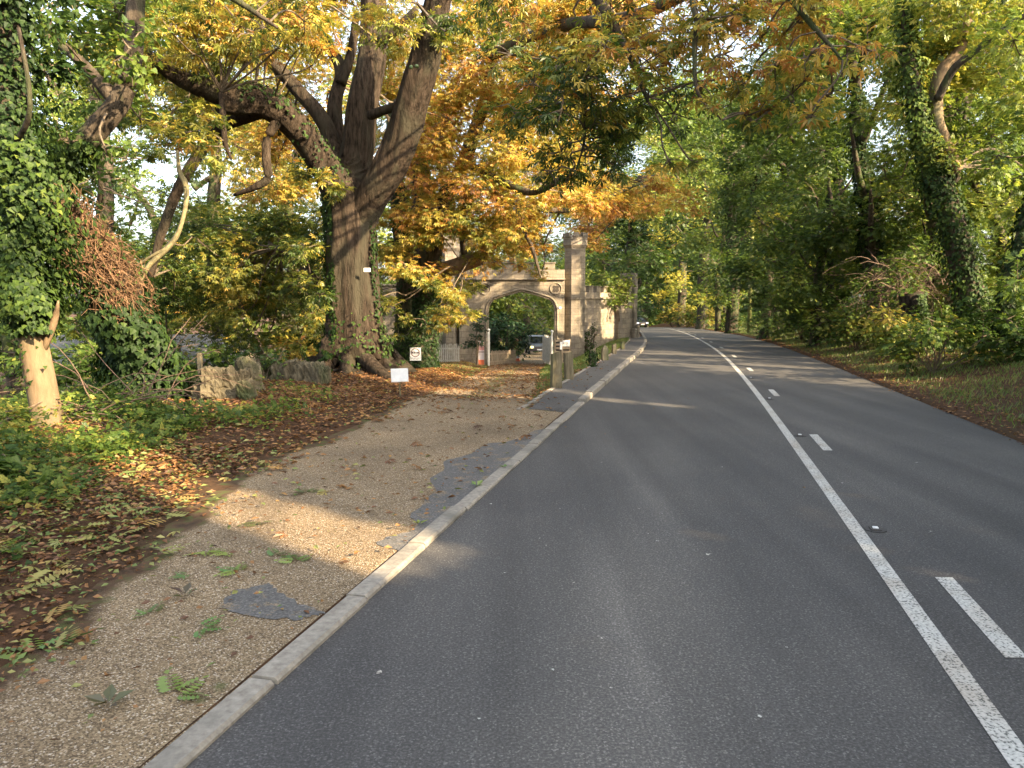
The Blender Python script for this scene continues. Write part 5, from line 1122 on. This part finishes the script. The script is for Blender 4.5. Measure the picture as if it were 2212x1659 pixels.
make_car('silver car approaching along the track beyond the archway', (1.98, 57, float(T(1.98, 57.))), .06, M['carpaint'], 'lamp')
cx = 274 / FPX * 104 - .2; make_car('dark car with white lights far off at the bend', (cx, 104, float(ZR(104.))), .15, M['carblack'], 'lampw')

# ---------------- road studs
for k, y_ in enumerate((5.27, 9.13, 12.7, 16.3)):
    lab = ['nearest reflective road stud between the white lines, worn round casting', 'second reflective road stud, beside the second dash', 'third reflective road stud along the centre line', 'farthest reflective road stud in view along the centre line'][k]
    t_ = thing('road_stud', lab, 'road stud', (float(XC(y_)) + .14, y_, 0.002 + float(ZR(y_))), -.24, 'reflective studs along the centre line')
    m = MB(); octagon(m, 0, 0, .078, 0, .004); m.build('casting', M['studmetal'], t_); m = MB(); m.box((0, 0, .008), (.075, .085, .010), bev=.003); m.build('housing', M['studmetal'], t_); m = MB(); m.box((0, .0, .017), (.038, .035, .010), bev=.003); m.build('reflector', M['signwhite'], t_)

# ================================================================== GROUND COVER
def on_ground(n, x0, x1, y0, y1, dens):
    x = R.uniform(x0, x1, n); y = R.uniform(y0, y1, n); k = R.random(n) < dens(x, y); return x[k], y[k]
def lay(mb, x, y, size, tpl, tone, lift=.01, flatn=.35, up=0.0):
    n = len(x); z = T(x, y) + lift * R.random(n) + .004; nr = unit(np.array([0, 0, 1.0]) + rnd_dir(n) * flatn); a = R.uniform(0, 6.283, n)
    d = np.stack([np.cos(a), np.sin(a), np.full(n, up) + R.normal(size=n) * .08], 1); scatter(mb, np.stack([x, y, z], 1), d, nr, size, tpl, tone)
# leaf litter left verge
mb = MB()
def dl(x, y):
    d = DL(y) - x
    c = sstep(-.25, .4, d + .35 * wob(x, y, 2.2)) * (.8 + .2 * sstep(9, 14, y)) * sstep(11, 6, d)
    inn = .035 * (d <= 0) * (x < XK(y) - .15) + .05 * (d <= 0) * sstep(8, 11, y) * (x < DR(y)) * (.3 + .7 * sstep(-.1, .5, wob(x, y, 1.6)))
    trk = sstep(11, 14, y) * (d <= 0) * (x < DR(y)) * (.14 + .30 * sstep(0, .6, wob(x, y, 1.1)))
    return np.clip(c + inn + trk, 0, 1)
x, y = on_ground(210000, -13, 2.4, 1.2, 33, dl); x2, y2 = on_ground(30000, -6, 0, 1.2, 8, dl); x, y = np.r_[x, x2], np.r_[y, y2]; k = np.hypot(x, y) > 1.5; x, y = x[k], y[k]; n = len(x)
tn = np.clip(.45 + .17 * R.normal(size=n) + .1 * wob(x, y, .8), 0, .9); g_ = R.random(n) < .26 * sstep(12, 5, y) + .03; tn[g_] = R.uniform(.88, 1, g_.sum())
lay(mb, x, y, R.uniform(.030, .085, n) * (.62 + .38 * sstep(2.5, 8, y)), OVAL, tn, .045, .6)
k = R.random(n) < .045 * sstep(3, 9, y) + .008; lay(mb, x[k], y[k], R.uniform(.07, .12, k.sum()), PALM, np.clip(tn[k] - .05, 0, 1), .04, .4)
k = R.random(n) < .012 * sstep(9, 5, y) * (x < DL(y) + .2); lay(mb, x[k], y[k], R.uniform(.12, .20, k.sum()), PINN, R.uniform(.8, 1, k.sum()), .06, .4)
tag(mb.build('leaf_litter', M['litter']), 'drift of brown and orange fallen leaves on the left verge', 'leaf litter', None, 'stuff')
# bank between drive and pavement
mb = MB()
def db(x, y): return (x > DR(y) - .1) * (x < PL(y) + .12) * (y > 11.6) * .85
x, y = on_ground(42000, 0, 6, 11.5, 36, db); n = len(x); lay(mb, x, y, R.uniform(.03, .075, n), OVAL, np.clip(.5 + .2 * R.normal(size=n), 0, 1), .04, .5)
tag(mb.build('leaf_litter', M['litter']), 'fallen leaves on the grass bank between track and pavement', 'leaf litter', None, 'stuff')
mb = MB()
def dr(x, y): r = x - XR(y); return (r > -.05) * (sstep(1.6, .1, r) * 1.0 + .35 * sstep(5, 1, r) * sstep(15, 9, y) + .12)
x, y = on_ground(110000, 5, 22, 5, 60, lambda x, y: dr(x, y) * (x - XR(y) < 6)); n = len(x); lay(mb, x, y, R.uniform(.03, .08, n), OVAL, np.clip(.42 + .2 * R.normal(size=n), 0, 1), .03, .5)
x, y = on_ground(7000, -2, 12, 2, 60, lambda x, y: (x > XK(y) + .0) * (x < XR(y)) * (.012 + .5 * (x - XK(y) < .12) * (.25 + .75 * sstep(9, 14, y)) + .25 * (XR(y) - x < .2))); n = len(x); lay(mb, x, y, R.uniform(.02, .05, n), OVAL, np.clip(.5 + .2 * R.normal(size=n), 0, 1), .006, .3)
tag(mb.build('leaf_litter', M['litter']), 'thin fallen leaves along the right verge and gutters', 'leaf litter', None, 'stuff')
# grass
mb = MB()
def blades(x, y, s0, s1, tn):
    n = len(x); a = R.uniform(0, 6.283, n); d = np.stack([np.cos(a) * .45, np.sin(a) * .45, np.ones(n)], 1); nr = np.stack([np.cos(a + 1.2), np.sin(a + 1.2), np.full(n, .3)], 1)
    scatter(mb, np.stack([x, y, T(x, y) - .01], 1), d, nr, R.uniform(s0, s1, n), BLADE, np.clip(tn + R.normal(size=n) * .2, 0, 1))
x, y = on_ground(560000, 5, 24, 5.5, 70, lambda x, y: (x - XR(y) > .12) * sstep(.05, .7, x - XR(y)) * sstep(6.5, 3, x - XR(y)) * (.35 + .65 * sstep(-.3, .3, wob(x, y, 1.3)))); blades(x, y, .05, .125, .68)
x, y = on_ground(90000, 0, 6.5, 12, 37, lambda x, y: (x > DR(y) - .05) * (x < PL(y) + .04) * sstep(-.5, .4, wob(x, y, 1.9) + (y - 18) * .08)); blades(x, y, .05, .13, .55)
x, y = on_ground(50000, -6, -.5, 19, 31, lambda x, y: (x < DL(y) + .1) * sstep(-.1, .4, wob(x, y, 1.2) + (y - 24) * .15) * .9); blades(x, y, .04, .09, .6)
x, y = on_ground(16000, -1.5, 1.5, 13, 31, lambda x, y: np.exp(-(((x - DL(y)) / (DR(y) - DL(y)) - .5) / .11) ** 2) * .8); blades(x, y, .03, .06, .6)
x, y = on_ground(60000, -8, 12, 40, 75, lambda x, y: ((x < DL(y)) | (x > DR(y))) * (x < XK(y) - 4) * 1.0); blades(x, y, .12, .25, .85)
tag(mb.build('grass', M['grass']), 'green grass on the verges and banks', 'grass', None, 'stuff')
# ivy / undergrowth carpet at the left
mb = MB()
def du(x, y):
    d = DL(y) - x; return sstep(.7, 1.9, d + .5 * wob(x, y, 1.7)) * sstep(13.5, 8.5, y) * .9 * (1 - sstep(1.3, .8, np.hypot((x + 4.4) / 1.2, (y - 10.9) / 1.1))) * (1 - .9 * sstep(1.4, .6, np.hypot((x + 5.1) / .9, (y - 8.2) / .9)))
x, y = on_ground(200000, -12, -2.4, 1.8, 13, lambda x, y: du(x, y) * (.45 + .55 * sstep(-.5, .2, wob(x, y, 2.6, 1.0)))); k = np.hypot(x, y) > 1.8; x, y = x[k], y[k]; n = len(x)
z = T(x, y) + .02 + R.random(n) ** 1.4 * (.08 + .22 * sstep(.8, 3, DL(y) - x)) ; nr = unit(np.array([.1, -.25, 1.0]) + rnd_dir(n) * .5)
scatter(mb, np.stack([x, y, z], 1), rnd_dir(n) * np.array([1, 1, .3]), nr, R.uniform(.024, .056, n), BROAD, np.clip(.56 + .22 * R.normal(size=n) + .2 * wob(x, y, .9), 0, 1))
k = R.random(n) < .22; scatter(mb, np.stack([x, y, z + .05], 1)[k], (rnd_dir(n) * np.array([1, 1, .4]) + np.array([0, 0, .35]))[k], nr[k], R.uniform(.05, .10, k.sum()), SPRAY, np.clip(.60 + .2 * R.normal(size=k.sum()), 0, 1))
tag(mb.build('undergrowth', M['under']), 'carpet of low ivy and weeds covering the left verge', 'undergrowth', None, 'stuff')
mb = MB()
x, y = on_ground(110000, 7, 30, 7, 110, lambda x, y: sstep(2.0, 3.5, x - XR(y) + .6 * wob(x, y, 1.1)) * sstep(10, 7, x - XR(y))); n = len(x)
z = T(x, y) + .02 + R.random(n) ** 1.3 * .5; scatter(mb, np.stack([x, y, z], 1), rnd_dir(n) * np.array([1, 1, .4]), unit(np.array([-.3, -.2, 1.0]) + rnd_dir(n) * .5), R.uniform(.12, .22, n), SPRAY, np.clip(.40 + .2 * R.normal(size=n), 0, 1))
tag(mb.build('undergrowth', M['under']), 'nettles and weeds at the foot of the right hand wood', 'undergrowth', None, 'stuff')
# bare arching stems near the pale trunk
t_ = thing('bramble', 'bare arching stems in front of the leaning tree', 'bramble', GY(200, 9.6)); m = MB(); n = 46
st = np.array(GY(150, 9.3))[None] + np.stack([R.uniform(-.4, .9, n), R.uniform(-.3, .8, n), R.uniform(0, .2, n)], 1); d = unit(np.stack([R.normal(size=n) + .8, R.normal(size=n) * .4, R.uniform(.2, 1.3, n)], 1)); pts = [st]
for k in range(6): d = unit(d + rnd_dir(n) * .22 + np.array([0, 0, -.2])); pts.append(pts[-1] + d * .24)
strands(m, np.stack(pts, 1), np.broadcast_to(np.linspace(.010, .003, 7), (n, 7)), 4); addpart(t_, m, 'stems', M['deadtwig'])

# fallen sprigs
SP = [(375, 1505, .20, .85, 'large green compound leaf lying near the bottom left of the gravel'), (430, 1362, .17, .75, 'green leaf sprig above the lone fallen compound leaf'), (78, 1415, .22, .8, 'pale green leaf cluster at the edge of the litter, bottom left'),
      (640, 1215, .17, .7, 'green sprig nearest the small asphalt patch'), (598, 1203, .17, .55, 'dark green sprig touching the one near the asphalt patch'), (445, 1192, .17, .9, 'yellow-green sprig in the sunny strip'),
      (515, 1238, .15, .8, 'small green sprig below the sunny strip'), (490, 1196, .14, .95, 'yellow sprig in the sunny strip, right of the first'), (565, 1130, .17, .25, 'brown and green leaf clump in mid gravel'),
      (665, 1066, .17, .3, 'olive leaf clump farther up the gravel'), (400, 1290, .12, .15, 'curled brown leaf beside the litter edge'), (325, 1328, .14, .7, 'dull green sprig left of the asphalt patch'),
      (905, 1135, .10, 1.0, 'tiny bright weed in the asphalt near the kerb'), (1030, 1056, .12, .8, 'green weed growing against the kerb'), (1093, 1014, .10, .6, 'small weed tuft in the kerb joint'), (405, 1245, .14, .6, 'green leaf beside the curled brown leaf'), (235, 1530, .12, .2, 'faded brown leaf low on the gravel')]
for px, py, s_, tn, lab in SP:
    b = G(px, py); t_ = MB(); n = 3 if s_ > .12 else 5
    a = R.uniform(0, 6.28) + np.arange(n) * (1.1 if s_ > .12 else 1.3); dz = .06 if s_ > .12 else .5
    d = np.stack([np.cos(a), np.sin(a), np.full(n, dz)], 1); scatter(t_, np.tile([[0, 0, .006]], (n, 1)) + np.stack([np.cos(a) * .01, np.sin(a) * .01, np.arange(n) * .004], 1), d, unit(np.array([0, 0, 1.]) + rnd_dir(n) * .25), s_ * .72 * R.uniform(.6, 1.15, n), PINN if s_ > .12 else OVAL, np.clip(tn + R.normal(size=n) * .08, 0, 1))
    o = t_.build('fallen_sprig', M['sprig'], None, loc=b); tag(o, lab, 'leaf sprig', 'fallen sprigs on the gravel entrance')

# ================================================================== trees on the right and behind, outside the frame, that shade the road
for k, (x_, y_, h_, rr_, n_) in enumerate(((10.8, 5.0, 8.5, 1.3, 34), (11.5, .8, 9, 1.4, 36), (9.5, -4, 9.5, 1.5, 36), (14, 8.0, 10, 1.6, 34), (8.0, -9, 9.5, 1.6, 36), (13.5, -5, 11, 1.7, 36), (6, -14, 10, 1.7, 30), (17, 2, 11, 1.8, 36))):
    b = Vector((x_, y_, float(T(x_, y_))))
    bl = [((x_ + R.normal() * 1.2, y_ + R.normal() * 1.9, b.z + .9 + (h_ - .9) * R.random() ** .95), rr_ * R.uniform(.6, 1), .5) for _ in range(n_)]
    wood_tree(0, 0, 0, bl, ['tree on the bank outside the frame, level with the near road', 'tree outside the frame right of the camera', 'tree behind the camera on the right bank', 'taller tree outside the frame behind the right bank', 'last tree behind the camera at right', 'tall tree well behind the camera on the bank', 'tree behind the camera nearest the road', 'tree farther back on the right bank outside the frame'][k], h=h_, rad=.3, size=.26, cov=3.6, base=b)
# ================================================================== far wood that reads as one mass
lf, st = MB(), MB(); B = []
def wall_of_leaves(x0, y0, x1, y1, z0, z1, n, r, tone, skip=None):
    for _ in range(n):
        u = R.random(); x_, y_ = x0 + (x1 - x0) * u + R.normal() * 1.5, y0 + (y1 - y0) * u + R.normal() * 1.5; z_ = z0 + (z1 - z0) * R.random()
        if skip and skip(x_, y_, z_): continue
        B.append(((x_, y_, z_), r * R.uniform(.7, 1.3), tone + R.normal() * .1))
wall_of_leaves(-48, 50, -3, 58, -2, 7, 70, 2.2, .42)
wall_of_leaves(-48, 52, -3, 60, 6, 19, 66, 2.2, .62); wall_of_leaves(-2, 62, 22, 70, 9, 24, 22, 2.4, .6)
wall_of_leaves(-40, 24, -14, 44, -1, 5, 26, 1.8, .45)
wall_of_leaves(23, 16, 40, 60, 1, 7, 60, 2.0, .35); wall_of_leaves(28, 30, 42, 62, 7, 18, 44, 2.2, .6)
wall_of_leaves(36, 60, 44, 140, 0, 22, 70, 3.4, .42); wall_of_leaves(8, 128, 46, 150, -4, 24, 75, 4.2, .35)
wall_of_leaves(-6, 100, 16, 110, -3, 12, 34, 3.2, .5)
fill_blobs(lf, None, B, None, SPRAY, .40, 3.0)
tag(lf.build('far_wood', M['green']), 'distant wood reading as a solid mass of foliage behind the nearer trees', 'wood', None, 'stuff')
